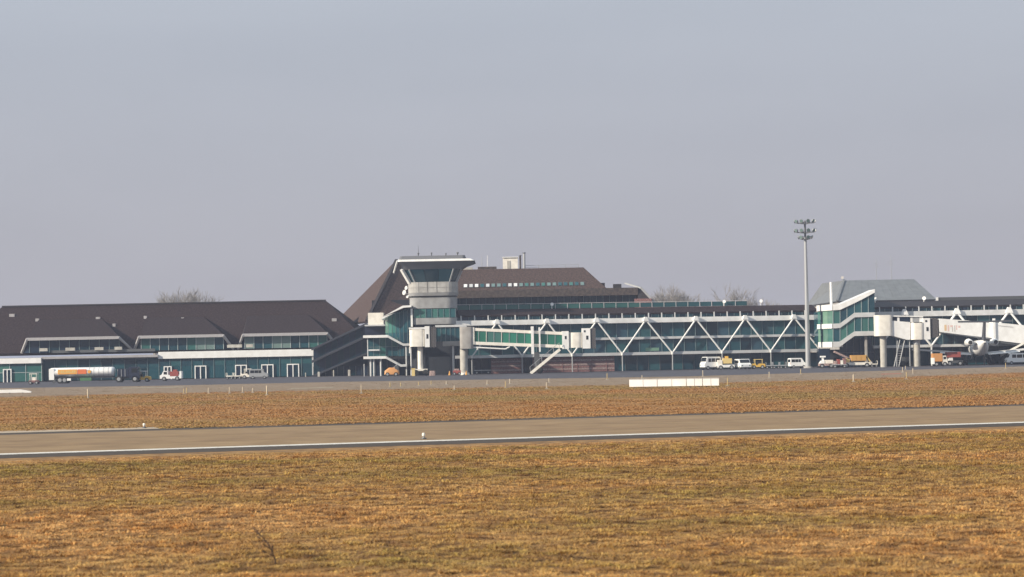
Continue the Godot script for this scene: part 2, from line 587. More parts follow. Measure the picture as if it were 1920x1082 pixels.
# ------------------------------------------------------------------ the high terminal behind the tower
func main_terminal() -> void:
	var t := thing("main_terminal", "tall terminal block with steep brown hipped roof and a row of small roof windows", "building", Vector3(-1.21, 0, -372))
	# pyramid end on the left
	var a := Vector3(-19.79, 19.61, -368.00)
	var a2 := Vector3(-21.31, a.y, -382)
	var b := Vector3(-24.17, 8.99, -354.00)
	var c := Vector3(-33.75, b.y, -398)
	var d := Vector3(-10.19, a.y, -374)
	var e := Vector3(-8.41, b.y, -361)
	var st := begin()
	plate(st, [a, a2, c, b], Vector3(0.3, -0.3, 0))
	part("roof_hip", st, M.roof_brown, t)
	st = begin()
	plate(st, [a, b, e, d], Vector3(0, -0.3, -0.3))
	part("roof", st, M.roof_brown, t)
	st = begin()
	plate(st, [a, d, Vector3(d.x, a.y, -386), a2], Vector3(0, -0.2, 0))
	part("roof_flat", st, M.roof_dark, t)
	st = begin()
	plate(st, [d, e, Vector3(e.x + 4, b.y, -398), Vector3(d.x, a.y, -386)], Vector3(-0.3, -0.3, 0))
	part("roof_hip", st, M.roof_brown, t)
	st = begin()
	beam(st, a + Vector3(-0.05, 0.05, 0.05), b + Vector3(-0.05, 0.05, 0.05), 0.5, 0.3)
	part("hip_cap", st, M.roof_dark, t)
	# long part: slope with windows above a parapet
	var y_top: float = 17.69
	var y_par: float = 13.82
	var xl: float = -11.28
	var tr := Vector3(12.33, y_top, -366)
	var pr := Vector3(16.25, y_par - 0.3, -359)
	var tl := Vector3(xl, y_top, -366)
	var pl := Vector3(xl, y_par - 0.3, -359)
	st = begin()
	plate(st, [tl, tr, pr, pl], Vector3(0, -0.3, -0.2))
	part("roof", st, M.roof_brown, t)
	st = begin()
	plate(st, [tr, Vector3(tr.x, y_top, -384), Vector3(pr.x + 1, y_par - 0.3, -391), pr], Vector3(-0.3, -0.3, 0))
	part("roof_hip", st, M.roof_brown, t)
	st = begin()
	plate(st, [tl, tr, Vector3(tr.x, y_top, -384), Vector3(xl, y_top, -384)], Vector3(0, -0.3, 0))
	part("roof_flat", st, M.roof_dark, t)
	# roof windows, each a frame with a pane
	var dir := (pl - tl)
	for i in 22:
		var px: float = 873.0 + i * 10.4
		var x: float = lerpf(-14.47, 21.74, (px - 800.0) / 400.0)
		var at := Vector3(x, lerpf(y_top, y_par - 0.3, 0.72), lerpf(-366.0, -359.0, 0.72))
		st = begin()
		var up := -dir.normalized() * 0.62
		var o3 := Vector3(0, 0.06, 0.05)
		plate(st, [at + Vector3(-0.36, 0, 0) + up + o3, at + Vector3(0.36, 0, 0) + up + o3, at + Vector3(0.36, 0, 0) - up + o3, at + Vector3(-0.36, 0, 0) - up + o3], Vector3(0, -0.1, -0.1))
		var w := part("roof_window", st, M.steel_dark, t)
		st = begin()
		up = up * 0.84
		o3 = Vector3(0, 0.09, 0.075)
		plate(st, [at + Vector3(-0.28, 0, 0) + up + o3, at + Vector3(0.28, 0, 0) + up + o3, at + Vector3(0.28, 0, 0) - up + o3, at + Vector3(-0.28, 0, 0) - up + o3], Vector3(0, -0.03, -0.03))
		part("pane", st, M[["white", "white_dull", "white", "glass_teal2", "white_dull", "glass_haze", "glass_haze", "glass_teal2", "white_dull", "white", "glass_haze", "glass_sea2"][i]] if i < 12 else M[["glass_haze", "glass_sea2", "glass_teal2"][rng.randi() % 3]], w)
	st = begin()
	box(st, xl, 21.09, 12.57, y_par, -358.2, -357.5)
	part("parapet", st, M.parapet, t)
	st = begin()
	box(st, xl, 21.09, 12.57 + 0.02, y_par - 0.5, -390, -358.2)
	part("roof_flat", st, M.roof_dark, t)
	# recessed glazing under the parapet, and the walls below
	var y_sill: float = 10.99
	glaze(t, -9.91, 20.78, y_sill, 12.57, -359.0, 28, 1, ["glass_deep", "glass_slate", "glass_deep2", "glass_deep"], M.mullion, 0.08)
	st = begin()
	box(st, -23.69, 20.96, 0.0, 12.57, -388, -360)
	part("wall", st, M.recess, t)
	# the stepped end on the right with its brick foot
	st = begin()
	plate(st, [Vector3(21.13, 13.73, -358.00), Vector3(21.76, 13.72, -358.00), Vector3(23.96, 10.97, -357.00), Vector3(21.01, 11.03, -357.00)], Vector3(0, 0, -20))
	part("end_wall", st, M.roof_dark, t)
	st = begin()
	box(st, 20.46, 23.31, 6.0, 11.90, -357.2, -356.4)
	part("end_pier", st, M.brick_red, t)
	st = begin()
	beam(st, Vector3(19.10, 14.64, -360.00), Vector3(21.64, 13.71, -357.50), 0.25, 0.25)
	beam(st, Vector3(21.64, 13.71, -357.50), Vector3(23.89, 11.15, -357.20), 0.35, 0.35)
	part("verge_board", st, M.steel, t)
	st = begin()
	box(st, 14.67, 15.76, y_par - 0.2, y_par + 1.0, -363, -361.5)
	part("roof_plant", st, M.roof_dark, t)
	st = begin()
	box(st, 17.20, 18.56, y_par - 0.2, y_par + 0.75, -363, -361.5)
	part("roof_plant", st, M.roof_dark, t)
	# on the upper roof
	var yt := y_top
	st = begin()
	for x in [2.40, 4.73, 7.05, 9.38, 11.70]:
		box(st, x - 0.04, x + 0.04, yt, yt + 0.75, -372.04, -371.96)
	box(st, 2.40, 11.70, yt + 0.7, yt + 0.77, -372.03, -371.97)
	box(st, 2.40, 11.70, yt + 0.36, yt + 0.41, -372.03, -371.97)
	part("roof_rail", st, M.steel, t)
	st = begin()
	box(st, -5.85, -2.61, yt, yt + 0.55, -371, -369)
	part("roof_plant", st, M.parapet, t)
	st = begin()
	box(st, -8.78, -6.75, yt - 0.1, yt + 0.45, -369, -368)
	part("roof_plant", st, M.concrete_pale, t)
	org = Vector3.ZERO
	var hut := thing("rooftop_plant_room", "small white plant room box on the flat roof of the tall terminal", "plant room", Vector3(-0.21, yt, -370))
	st = begin()
	box(st, -1.50, 1.09, yt, 19.73, -371.5, -368.8)
	part("housing", st, M.cream, hut)
	st = begin()
	box(st, -1.59, 1.18, 19.73, 19.86, -371.7, -368.6)
	part("roof", st, M.white, hut)
	st = begin()
	box(st, -0.76, -0.20, yt, yt + 1.5, -368.79, -368.74)
	part("door", st, M.concrete_pale, hut)
	for f in [[975.5, 480.0, 0.16, "rusty brown flue pipe beside the white rooftop plant room"], [983.0, 475.0, 0.2, "tall grey flue pipe farthest right of the white rooftop plant room"]]:
		var fx: float = lerpf(-5.45, 3.78, (f[0] - 900.0) / 100.0)
		org = Vector3(fx, yt, -369)
		var fl := thing("flue_pipe", f[3], "flue", org, 0.0, "flue pipes on the terminal roof")
		st = begin()
		tube(st, org, org + Vector3(0, 20.44 - yt - (f[1] - 475.0) * 0.09, 0), f[2], f[2], 10)
		part("pipe", st, M.parapet if f[1] > 477 else M.steel, fl)
		st = begin()
		tube(st, org + Vector3(0, 20.44 - yt - (f[1] - 475.0) * 0.09, 0), org + Vector3(0, 20.44 - yt - (f[1] - 475.0) * 0.09 + 0.12, 0), f[2] * 1.5, f[2] * 1.5, 10)
		part("cowl", st, M.steel_dark, fl)
	for f in [[914.0, 478.0, "thin white radio aerial on the roof between tower and plant room"], [903.5, 476.0, "thin grey radio aerial on the roof nearest the control tower"]]:
		var fx: float = lerpf(-5.46, 3.79, (f[0] - 900.0) / 100.0)
		org = Vector3(fx, yt, -370)
		var ae := thing("radio_aerial", f[2], "aerial", org, 0.0, "aerials on the terminal roof")
		st = begin()
		tube(st, org, org + Vector3(0, 2.5, 0), 0.06, 0.03, 6)
		part("mast", st, M.white if f[0] > 910 else M.steel, ae)
		st = begin()
		box(st, fx - 0.2, fx + 0.2, yt, yt + 0.1, -370.2, -369.8)
		part("base", st, M.steel_dark, ae)

# ------------------------------------------------------------------ sloping glazed stair between the wing and the stair house
func covered_stair() -> void:
	org = Vector3.ZERO
	var t := thing("covered_stairway", "dark glazed stairway with slanting roof bands between the two terminals", "building", Vector3(-28.17, 0, -349))
	var st := begin()
	plate(st, [Vector3(-32.56, 4.02, -350.00), Vector3(-23.74, 8.05, -350.00), Vector3(-23.88, -0.34, -350.00), Vector3(-32.80, -0.17, -350.00)], Vector3(0, 0, -6))
	part("wall", st, M.recess, t)
	# slanting glazed strips, each of panes
	for r in [[656.0, 675.0, 608.0, 627.0, 348.6, "glass_slate", "glass_deep"], [679.0, 703.0, 633.0, 660.0, 349.0, "glass_deep", "glass_slate"]]:
		for i in 9:
			var u0: float = i / 9.0
			var u1: float = (i + 0.94) / 9.0
			var q := []
			for k in [[u0, 0], [u1, 0], [u1, 1], [u0, 1]]:
				var u: float = k[0]
				var l0: Vector3 = slant(r[0] if k[1] == 0 else r[1], r[2] if k[1] == 0 else r[3], u, r[4])
				q.append(l0)
			st = begin()
			plate(st, q, Vector3(0, 0, -0.1))
			part("pane", st, M[r[5 + i % 2]], t)
	for r in [[654.0, 607.0, 348.2, 0.32, "band_dark"], [677.0, 630.0, 348.3, 0.4, "band_dark"], [704.0, 662.0, 348.6, 0.3, "band_dark"]]:
		st = begin()
		beam(st, slant(r[0], r[1], -0.03, r[2]), slant(r[0], r[1], 1.0, r[2]), 0.8, r[3])
		part("slanting_band", st, M[r[4]], t)
	st = begin()
	plate(st, [Vector3(-32.47, 4.46, -348.20), Vector3(-23.61, 8.46, -348.20), Vector3(-24.14, 8.58, -356.00), Vector3(-33.20, 4.48, -356.00)], Vector3(0, -0.15, 0))
	part("roof", st, M.band_dark, t)
	glaze(t, -32.74, -23.84, 0.05, 1.6, -349.4, 9, 1, ["glass_slate", "glass_deep"], M.steel_dark, 0.06)
	# pale bollards in front
	for b in [[573.0, 0.62, 0.12, "thin white bollard before the door end of the terminal wing"], [598.0, 0.72, 0.28, "stout pale bollard just right of the wing's corner post"], [625.5, 0.95, 0.13, "thin tall white bollard in front of the dark covered stairway"], [655.0, 0.95, 0.3, "stout tall pale bollard at the right of the covered stairway"]]:
		var x: float = lerpf(-39.91, -22.68, (b[0] - 500.0) / 200.0)
		org = Vector3(x, 0, -345)
		st = begin()
		var k: float = b[2] / 0.3
		loft(st, [level_ring(org, 0.2 * k, 0.2 * k, 0.05 * k, 3), level_ring(org + Vector3(0, b[1], 0), 0.2 * k, 0.2 * k, 0.05 * k, 3), level_ring(org + Vector3(0, b[1] + 0.08, 0), 0.12 * k, 0.12 * k, 0.04 * k, 3)], false)
		whole("bollard", st, M.concrete_pale, b[3], "bollard", "bollards before the covered stairway")

func slant(y_left: float, y_right: float, u: float, d: float) -> Vector3:
	var hl: float = 4.46 + (655.0 - y_left) * 0.0875
	var hr: float = 8.49 + (607.0 - y_right) * 0.0875
	return Vector3(lerpf(-32.64, -23.73, u), lerpf(hl, hr, u), -d)

# ------------------------------------------------------------------ control tower
func control_tower() -> void:
	org = Vector3.ZERO
	var zc := -340.5
	var xc: float = -12.55
	var t := thing("control_tower", "grey control tower with outward leaning cab windows and a broad flat roof", "tower", Vector3(xc, 0, zc))
	var Yt := func(py: float) -> float: return 17.08 + (500.0 - py) * 0.084
	var ring := func(py: float, hx: float, hz: float, cut: float, dx := 0.0) -> Array: return level_ring(Vector3(xc + dx, Yt.call(py), zc), hx, hz, cut, 7)
	var st := begin()
	loft(st, [ring.call(722.0, 3.65, 3.6, 1.3), ring.call(578.5, 3.65, 3.6, 1.3)])
	part("lower_shaft", st, M.recess, t)
	st = begin()
	loft(st, [ring.call(578.0, 3.72, 4.0, 1.6), ring.call(557.5, 3.72, 4.0, 1.6)])
	part("shaft", st, M.tower_grey, t)
	st = begin()
	loft(st, [ring.call(557.5, 3.5, 3.8, 1.5), ring.call(554.5, 3.5, 3.8, 1.5)])
	part("shadow_gap", st, M.steel_dark, t)
	st = begin()
	loft(st, [ring.call(554.5, 3.82, 4.3, 1.7), ring.call(548.5, 3.9, 4.45, 1.75)])
	part("gallery_base", st, M.tower_grey, t)
	# gallery parapet in panels
	var lo: Array = ring.call(548.3, 3.88, 4.4, 1.7)
	var hi: Array = ring.call(528.5, 3.88, 4.4, 1.7)
	for i in lo.size():
		var j: int = (i + 1) % lo.size()
		var inw: Vector3 = (Vector3(xc, lo[i].y, zc) - (lo[i] + lo[j]) * 0.5).normalized() * 0.2
		var n := maxi(1, int((lo[j] - lo[i]).length() / 1.1))
		for k in n:
			var u0 := float(k) / n + 0.012
			var u1 := float(k + 1) / n - 0.012
			var ym: float = lerpf(lo[i].y, hi[i].y, 0.46)
			for seg in [[lo[i].y, ym - 0.02], [ym + 0.02, hi[i].y]]:
				st = begin()
				var p0: Vector3 = lo[i].lerp(lo[j], u0)
				var p1: Vector3 = lo[i].lerp(lo[j], u1)
				plate(st, [Vector3(p0.x, seg[0], p0.z), Vector3(p1.x, seg[0], p1.z), Vector3(p1.x, seg[1], p1.z), Vector3(p0.x, seg[1], p0.z)], inw)
				part("parapet_panel", st, M.tower_pale, t)
	st = begin()
	loft(st, [ring.call(548.4, 3.7, 4.2, 1.6), ring.call(529.5, 3.7, 4.2, 1.6)])
	part("parapet_core", st, M.tower_grey, t)
	# cab: windows lean outward
	var c0: Array = level_ring(Vector3(xc, Yt.call(529.0), zc), 3.62, 4.1, 0.9, 2)
	var c1: Array = level_ring(Vector3(xc - 0.1, Yt.call(505.0), zc), 4.6, 5.1, 1.1, 2)
	for i in c0.size():
		var j: int = (i + 1) % c0.size()
		var n := maxi(1, int((c0[j] - c0[i]).length() / 1.7))
		for k in n:
			var u0 := float(k) / n + 0.008
			var u1 := float(k + 1) / n - 0.008
			st = begin()
			var q := [c0[i].lerp(c0[j], u0), c0[i].lerp(c0[j], u1), c1[i].lerp(c1[j], u1), c1[i].lerp(c1[j], u0)]
			var inw: Vector3 = (Vector3(xc, q[0].y, zc) - (q[0] + q[1]) * 0.5).normalized() * 0.08
			plate(st, q, inw)
			part("cab_pane", st, M.glass_deep2 if (i + k) % 3 else M.glass_deep, t)
		st = begin()
		beam(st, c0[i], c1[i], 0.2, 0.2)
		part("corner_post", st, M.steel, t)
	# pale lit frame on the left corner
	st = begin()
	beam(st, Vector3(xc - 3.62, Yt.call(529.5), zc + 3.6), Vector3(xc - 4.78, Yt.call(504.0), zc + 4.6), 0.55, 0.4)
	part("corner_frame", st, M.white, t)
	st = begin()
	loft(st, [level_ring(Vector3(xc, Yt.call(529.0), zc), 3.3, 3.8, 0.9, 2), level_ring(Vector3(xc, Yt.call(505.0), zc), 3.3, 3.8, 0.9, 2)], false)
	part("cab_core", st, M.recess, t)
	# roof: soffit sweeping out to a thin white edge, a flat grey upper plate
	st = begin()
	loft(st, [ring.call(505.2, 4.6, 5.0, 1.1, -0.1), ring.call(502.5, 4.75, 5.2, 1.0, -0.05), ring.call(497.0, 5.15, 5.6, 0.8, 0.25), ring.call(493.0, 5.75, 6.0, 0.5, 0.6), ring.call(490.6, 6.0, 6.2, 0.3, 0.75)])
	part("soffit", st, M.slate_grey, t)  # darker grey than the shaft, painting in the shade under the roof
	st = begin()
	loft(st, [ring.call(490.5, 6.02, 6.22, 0.3, 0.75), ring.call(486.6, 5.75, 6.1, 0.3, 0.45)], false)
	part("roof_edge", st, M.white, t)
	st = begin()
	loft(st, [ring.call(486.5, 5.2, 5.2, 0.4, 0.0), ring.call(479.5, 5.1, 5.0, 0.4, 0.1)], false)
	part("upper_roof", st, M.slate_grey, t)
	st = begin()
	beam(st, Vector3(xc - 5.35, Yt.call(489.0), zc + 6.1), Vector3(xc - 6.1, Yt.call(509.5), zc + 3.4), 0.2, 0.24)
	part("roof_edge_wing", st, M.white, t)
	# glazed storey, white band under the shaft
	st = begin()
	loft(st, [ring.call(608.0, 3.75, 4.1, 1.5), ring.call(596.0, 3.75, 4.1, 1.5)])
	part("white_band", st, M.tower_grey, t)
	glaze(t, xc - 3.0, xc + 3.55, Yt.call(595.8), Yt.call(579.0), zc + 4.0, 7, 1, ["glass_sea", "glass_sea2", "glass_teal2"], M.mullion, 0.07)
	st = begin()
	box(st, xc - 3.5, xc - 3.2, Yt.call(612.0), Yt.call(578.0), zc + 3.9, zc + 4.3)
	part("corner_post", st, M.white, t)
	# lights and aerials on the roof, dishes on the left of the gallery
	for f in [[785.0, 0.55, 0.3], [810.0, 0.6, 0.22], [837.0, 0.45, 0.2], [859.0, 0.55, 0.36]]:
		var x: float = xc + (f[0] - 811.0) * 0.084
		st = begin()
		tube(st, Vector3(x, Yt.call(479.5), zc + 3), Vector3(x, Yt.call(479.5) + f[1], zc + 3), 0.09, 0.07, 8)
		tube(st, Vector3(x, Yt.call(479.5) + f[1] - 0.2, zc + 3), Vector3(x, Yt.call(479.5) + f[1], zc + 3), f[2] * 0.6, f[2] * 0.5, 8)
		part("roof_beacon", st, M.steel_dark, t)
	st = begin()
	tube(st, Vector3(xc - 2.3, Yt.call(479.5), zc), Vector3(xc - 2.3, Yt.call(479.5) + 1.9, zc), 0.05, 0.02, 6)
	part("aerial", st, M.steel_dark, t)
	for f in [[758.0, 547.0, 0.42], [762.0, 538.5, 0.34], [764.0, 554.5, 0.3]]:
		var c := Vector3(xc + (f[0] - 811.0) * 0.084, Yt.call(f[1]), zc + 2.0)
		st = begin()
		var ax := Vector3(-0.7, 0.2, 0.7).normalized()
		loft(st, [circle(c, ax, 0.08, 12), circle(c + ax * 0.1, ax, f[2] * 0.8, 12), circle(c + ax * 0.2, ax, f[2], 12)])
		beam(st, c, Vector3(xc - 3.6, c.y - 0.3, zc + 1.8), 0.1, 0.1)
		part("dish_aerial", st, M.white_dull, t)

# ------------------------------------------------------------------ glazed stair house left of the tower
func stair_house() -> void:
	org = Vector3.ZERO
	var t := thing("stair_house", "glazed stair house with white slanting bands left of the control tower", "building", Vector3(-19.62, 0, -337))
	var st := begin()
	box(st, -23.33, -16.32, 0.0, 6.15, -349, -343)
	part("wall", st, M.recess, t)
	st = begin()
	box(st, -23.51, -21.00, 8.16, 10.20, -350, -347)
	part("lift_housing", st, M.cream, t)
	st = begin()
	box(st, -23.98, -20.70, 8.02, 8.25, -350, -345.5)
	part("ledge", st, M.white_dull, t)
	st = begin()
	box(st, -24.07, -20.60, 6.52, 8.02, -350, -347)
	part("recessed_wall", st, M.blue_dark, t)
	# upper glass prism: tall panes under the slanting white roof
	var nx := 7
	for i in nx:
		var u0 := float(i) / nx
		var u1 := float(i + 1) / nx - 0.01
		var xa: float = lerpf(-20.35, -15.98, u0)
		var xb: float = lerpf(-20.35, -15.98, u1)
		var za := -341.0 + 4.4 * sqrt(1.0 - pow(1.0 - u0, 2.0))
		var zb := -341.0 + 4.4 * sqrt(1.0 - pow(1.0 - u1, 2.0))
		var ta: float = lerpf(9.01, 10.79, minf(1.0, u0 * 1.25))
		var tb: float = lerpf(9.01, 10.79, minf(1.0, u1 * 1.25))
		var mid: float = 6.78
		var low: float = 3.08
		for r in 2:
			st = begin()
			if r == 0:
				plate(st, [Vector3(xa, mid, za), Vector3(xb, mid, zb), Vector3(xb, tb, zb), Vector3(xa, ta, za)], Vector3(0.05, 0, -0.08))
			else:
				plate(st, [Vector3(xa, low, za), Vector3(xb, low, zb), Vector3(xb, mid - 0.04, zb), Vector3(xa, mid - 0.04, za)], Vector3(0.05, 0, -0.08))
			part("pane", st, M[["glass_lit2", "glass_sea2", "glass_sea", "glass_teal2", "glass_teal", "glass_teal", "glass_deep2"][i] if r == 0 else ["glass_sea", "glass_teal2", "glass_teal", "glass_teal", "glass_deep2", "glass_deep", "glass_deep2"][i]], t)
		if i > 0:
			st = begin()
			beam(st, Vector3(xa, low, za + 0.04), Vector3(xa, ta, za + 0.04), 0.06, 0.06)
			part("mullion", st, M.mullion, t)
	st = begin()
	plate(st, [Vector3(-20.63, 8.87, -335.40), Vector3(-17.08, 10.69, -335.40), Vector3(-15.90, 10.75, -335.40), Vector3(-15.90, 11.04, -335.40), Vector3(-17.24, 11.02, -335.40), Vector3(-20.54, 9.26, -335.40)], Vector3(0, 0, -7))
	part("roof", st, M.white, t)
	# two landings: white slabs with flights slanting down to the right
	for b in [[681.0, 631.0, 727.0, 756.0, 647.0, 800.0], [681.0, 670.5, 723.0, 751.0, 686.0, 762.0]]:
		var yl: float = 6.25 - (b[1] - 631.0) * 0.084
		var x0: float = lerpf(-30.31, -13.57, (b[0] - 600.0) / 200.0)
		var x1: float = lerpf(-30.31, -13.57, (b[2] - 600.0) / 200.0)
		var x2: float = lerpf(-30.31, -13.57, (b[3] - 600.0) / 200.0)
		var x3: float = lerpf(-30.31, -13.57, (b[5] - 600.0) / 200.0)
		var yd: float = yl - (b[4] - b[1]) * 0.084 - 0.05
		st = begin()
		box(st, x0, x1, yl - 0.2, yl + 0.2, -342, -335.0)
		part("landing", st, M.white, t)
		st = begin()
		plate(st, [Vector3(x1, yl + 0.2, -335.0), Vector3(x2, yd + 0.2, -335.0), Vector3(x2, yd - 0.16, -335.0), Vector3(x1, yl - 0.2, -335.0)], Vector3(0, 0, -2.4))
		part("flight", st, M.white_dull, t)
		st = begin()
		box(st, x2, x3, yd - 0.16, yd + 0.2, -337.4, -335.0)
		part("landing", st, M.white_dull, t)
	# glass round the landings
	glaze(t, -23.01, -17.22, 3.15, 6.04, -337.2, 6, 2, ["glass_teal", "glass_teal2", "glass_deep2", "glass_sea"], M.mullion, 0.07)
	glaze(t, -22.90, -17.28, 0.05, 2.65, -339.5, 6, 1, ["glass_deep", "glass_deep2", "glass_slate"], M.steel_dark, 0.07)
	st = begin()
	box(st, -22.84, -21.00, 3.99, 4.24, -337.2, -336.6)
	part("hand_rail", st, M.white_dull, t)
	for p in [[690.0, 632.0, 670.0, 0.16], [695.0, 672.0, 710.0, 0.3], [701.0, 672.0, 710.0, 0.24], [714.0, 672.0, 710.0, 0.3], [682.5, 682.0, 710.0, 0.13], [762.0, 650.0, 710.0, 0.22], [771.0, 648.0, 710.0, 0.26]]:
		var x: float = lerpf(-30.40, -13.63, (p[0] - 600.0) / 200.0)
		var y1: float = 6.25 - (p[1] - 631.0) * 0.084
		var y0: float = maxf(0.0, 6.25 - (p[2] - 631.0) * 0.084)
		st = begin()
		tube(st, Vector3(x, y0 if p[2] < 700 else 0.0, -335.6), Vector3(x, y1, -335.6), p[3] * 0.5, p[3] * 0.5, 10)
		part("post", st, M.white_dull, t)
# ------------------------------------------------------------------ concourse with the white zigzag truss
func concourse() -> void:
	var t := thing("concourse", "long glazed concourse with brown eaves and a white zigzag truss along its front", "building", Vector3(-9.11, 0, -338.00), 0.1684)
	var len: float = 59.61
	var y_top: float = 10.24
	var y_br: float = 9.29
	var y_b1: float = 8.49
	var y_b0: float = 7.70
	var y_m1: float = 5.43
	var y_m0: float = 5.04
	var y_l1: float = 2.98
	var y_l0: float = 2.51
	var st := begin()
	box(st, 0, len, y_l0 + 0.1, y_b1, -14, -2.2)
	part("wall", st, M.recess, t)
	st = begin()
	box(st, 0, len, 0.0, y_l0, -14, -5.0)
	part("wall", st, M.recess, t)
	# brown roof: sloping front, flat behind
	st = begin()
	plate(st, [Vector3(-0.3, y_top, -3.5), Vector3(len + 0.3, y_top, -3.5), Vector3(len + 0.3, y_br, -0.4), Vector3(-0.3, y_br, -0.4)], Vector3(0, -0.25, -0.2))
	part("roof", st, M.roof, t)
	st = begin()
	box(st, -0.3, len + 0.3, y_top - 0.3, y_top, -14, -3.45)
	part("roof_flat", st, M.roof_dark, t)
	# clerestory
	glaze(t, 0, len, y_b1, y_br - 0.05, -0.75, 52, 1, ["glass_deep", "glass_slate", "glass_deep2", "glass_teal"], M.mullion, 0.06)
	var n_short := 27
	for i in n_short:
		piece("strut", Vector3(1.00 + i * 2.18, (y_b1 + y_br) / 2, -0.35), Vector3(0.16, y_br - y_b1, 0.16), M.white_dull, t)
	# storeys
	var kinds := ["glass_deep2", "glass_teal", "glass_teal", "glass_teal2", "glass_deep", "glass_teal2", "glass_blue"]
	glaze(t, 0, len, y_m0, y_b0, 0.0, 32, 1, kinds, M.mullion, 0.08)
	glaze(t, 0, len, y_l1, y_m0 - 0.1, 0.0, 32, 1, kinds, M.mullion, 0.08)
	for b in [["top_beam", y_b0, y_b1, 0.75], ["middle_beam", y_m0, y_m1, 0.5], ["bottom_beam", y_l0, y_l1, 0.8]]:
		st = begin()
		box(st, -0.2, len + 0.1, b[1], b[2], -0.3, b[3])
		part(b[0], st, M.white if b[0] == "top_beam" else M.white_dull, t)
	# zigzag truss, the diagonals in front of the glass
	var tops := [6.54, 14.62, 22.68, 30.72, 39.00, 47.21, 55.39, 63.78]
	var feet := [2.42, 10.46, 18.58, 26.75, 35.00, 43.22, 51.37, 59.67]
	var yt := y_b1 - 0.1
	var yf := (y_l0 + y_l1) / 2
	for i in 7:
		var a := Vector3(tops[i], yt, 1.1)
		for f in [feet[i], feet[i + 1]]:
			st = begin()
			tube(st, a + Vector3(0, -0.25, 0), Vector3(f, yf, 1.1), 0.13, 0.13, 10)
			part("truss_diagonal", st, M.white, t)
		st = begin()
		plate(st, [a + Vector3(-0.48, -0.5, 0.2), a + Vector3(0.48, -0.5, 0.2), a + Vector3(0.2, 0.22, 0.2), a + Vector3(-0.2, 0.22, 0.2)], Vector3(0, 0, -0.7))
		part("truss_node", st, M.white, t)
	for i in 8:
		if i == 7:
			continue
		st = begin()
		tube(st, Vector3(feet[i], yf + 0.25, 1.1), Vector3(feet[i], yf - 0.25, 1.1), 0.26, 0.18, 10)
		part("truss_foot", st, M.white, t)
		st = begin()
		tube(st, Vector3(feet[i], 0, 1.1), Vector3(feet[i], yf - 0.3, 1.1), 0.1, 0.1, 10)
		part("column", st, M.steel, t)
	# ground floor: red and pink cladding boards, doors and dark glass set back under the building
	for r in [[5.66, 10.82], [12.37, 25.66]]:
		var hh: float = (y_l0 - 0.1) / 7.0
		for k in 7:
			piece("cladding_board", Vector3((r[0] + r[1]) / 2, hh * (k + 0.5), -0.1 + (0.05 if k % 2 else 0.0)), Vector3(r[1] - r[0], hh - 0.04, 0.2), M.brick_red if k % 2 == 0 else M.brick_pink, t)
		for k in 1 + int((r[1] - r[0]) / 2.4):
			piece("joint_post", Vector3(r[0] + k * 2.4, y_l0 / 2, 0.04), Vector3(0.08, y_l0 - 0.1, 0.1), M.brick_red, t)
	glaze(t, 0.2, 5.66, 0.05, y_l0 - 0.1, -1.2, 4, 1, ["glass_deep", "glass_slate"], M.steel_dark, 0.09)
	glaze(t, 11.01, 12.57, 0.05, y_l0 - 0.1, -1.2, 2, 1, ["glass_slate"], M.steel_dark, 0.09)
	glaze(t, 25.66, len, 0.05, y_l0 - 0.1, -0.25, 18, 1, ["glass_deep", "glass_deep2", "glass_teal", "glass_teal2", "glass_deep"], M.steel_dark, 0.08)
	# glass balustrade on the roof
	var r0: float = 1.00
	var r1: float = 49.17
	var n := 24
	var w := (r1 - r0) / n
	for i in n:
		piece("balustrade_pane", Vector3(r0 + w * (i + 0.5), y_top + 0.42, -4.5), Vector3(w - 0.12, 0.7, 0.04), M.glass_teal2 if i > 14 else M.glass_sea, t)
		piece("balustrade_post", Vector3(r0 + w * i, y_top + 0.45, -4.45), Vector3(0.07, 0.9, 0.07), M.white_dull, t)
	piece("hand_rail", Vector3((r0 + r1) / 2, y_top + 0.9, -4.45), Vector3(r1 - r0, 0.07, 0.09), M.white_dull, t)
	for p in [51.40, 16.43, 45.15]:
		st = begin()
		loft(st, [circle(Vector3(p, y_top + 0.75, -4.2), Vector3(-0.4, 0.2, 1), 0.1, 10), circle(Vector3(p, y_top + 0.75, -4.0), Vector3(-0.4, 0.2, 1), 0.28, 10)])
		box(st, p - 0.05, p + 0.05, y_top - 0.1, y_top + 0.75, -4.25, -4.15)
		part("roof_floodlight", st, M.white, t)
	# a pale board in front of one window
	piece("notice_board", Vector3(31.93, 3.40, 0.1), Vector3(2.2, 0.5, 0.05), M.glass_lit, t)

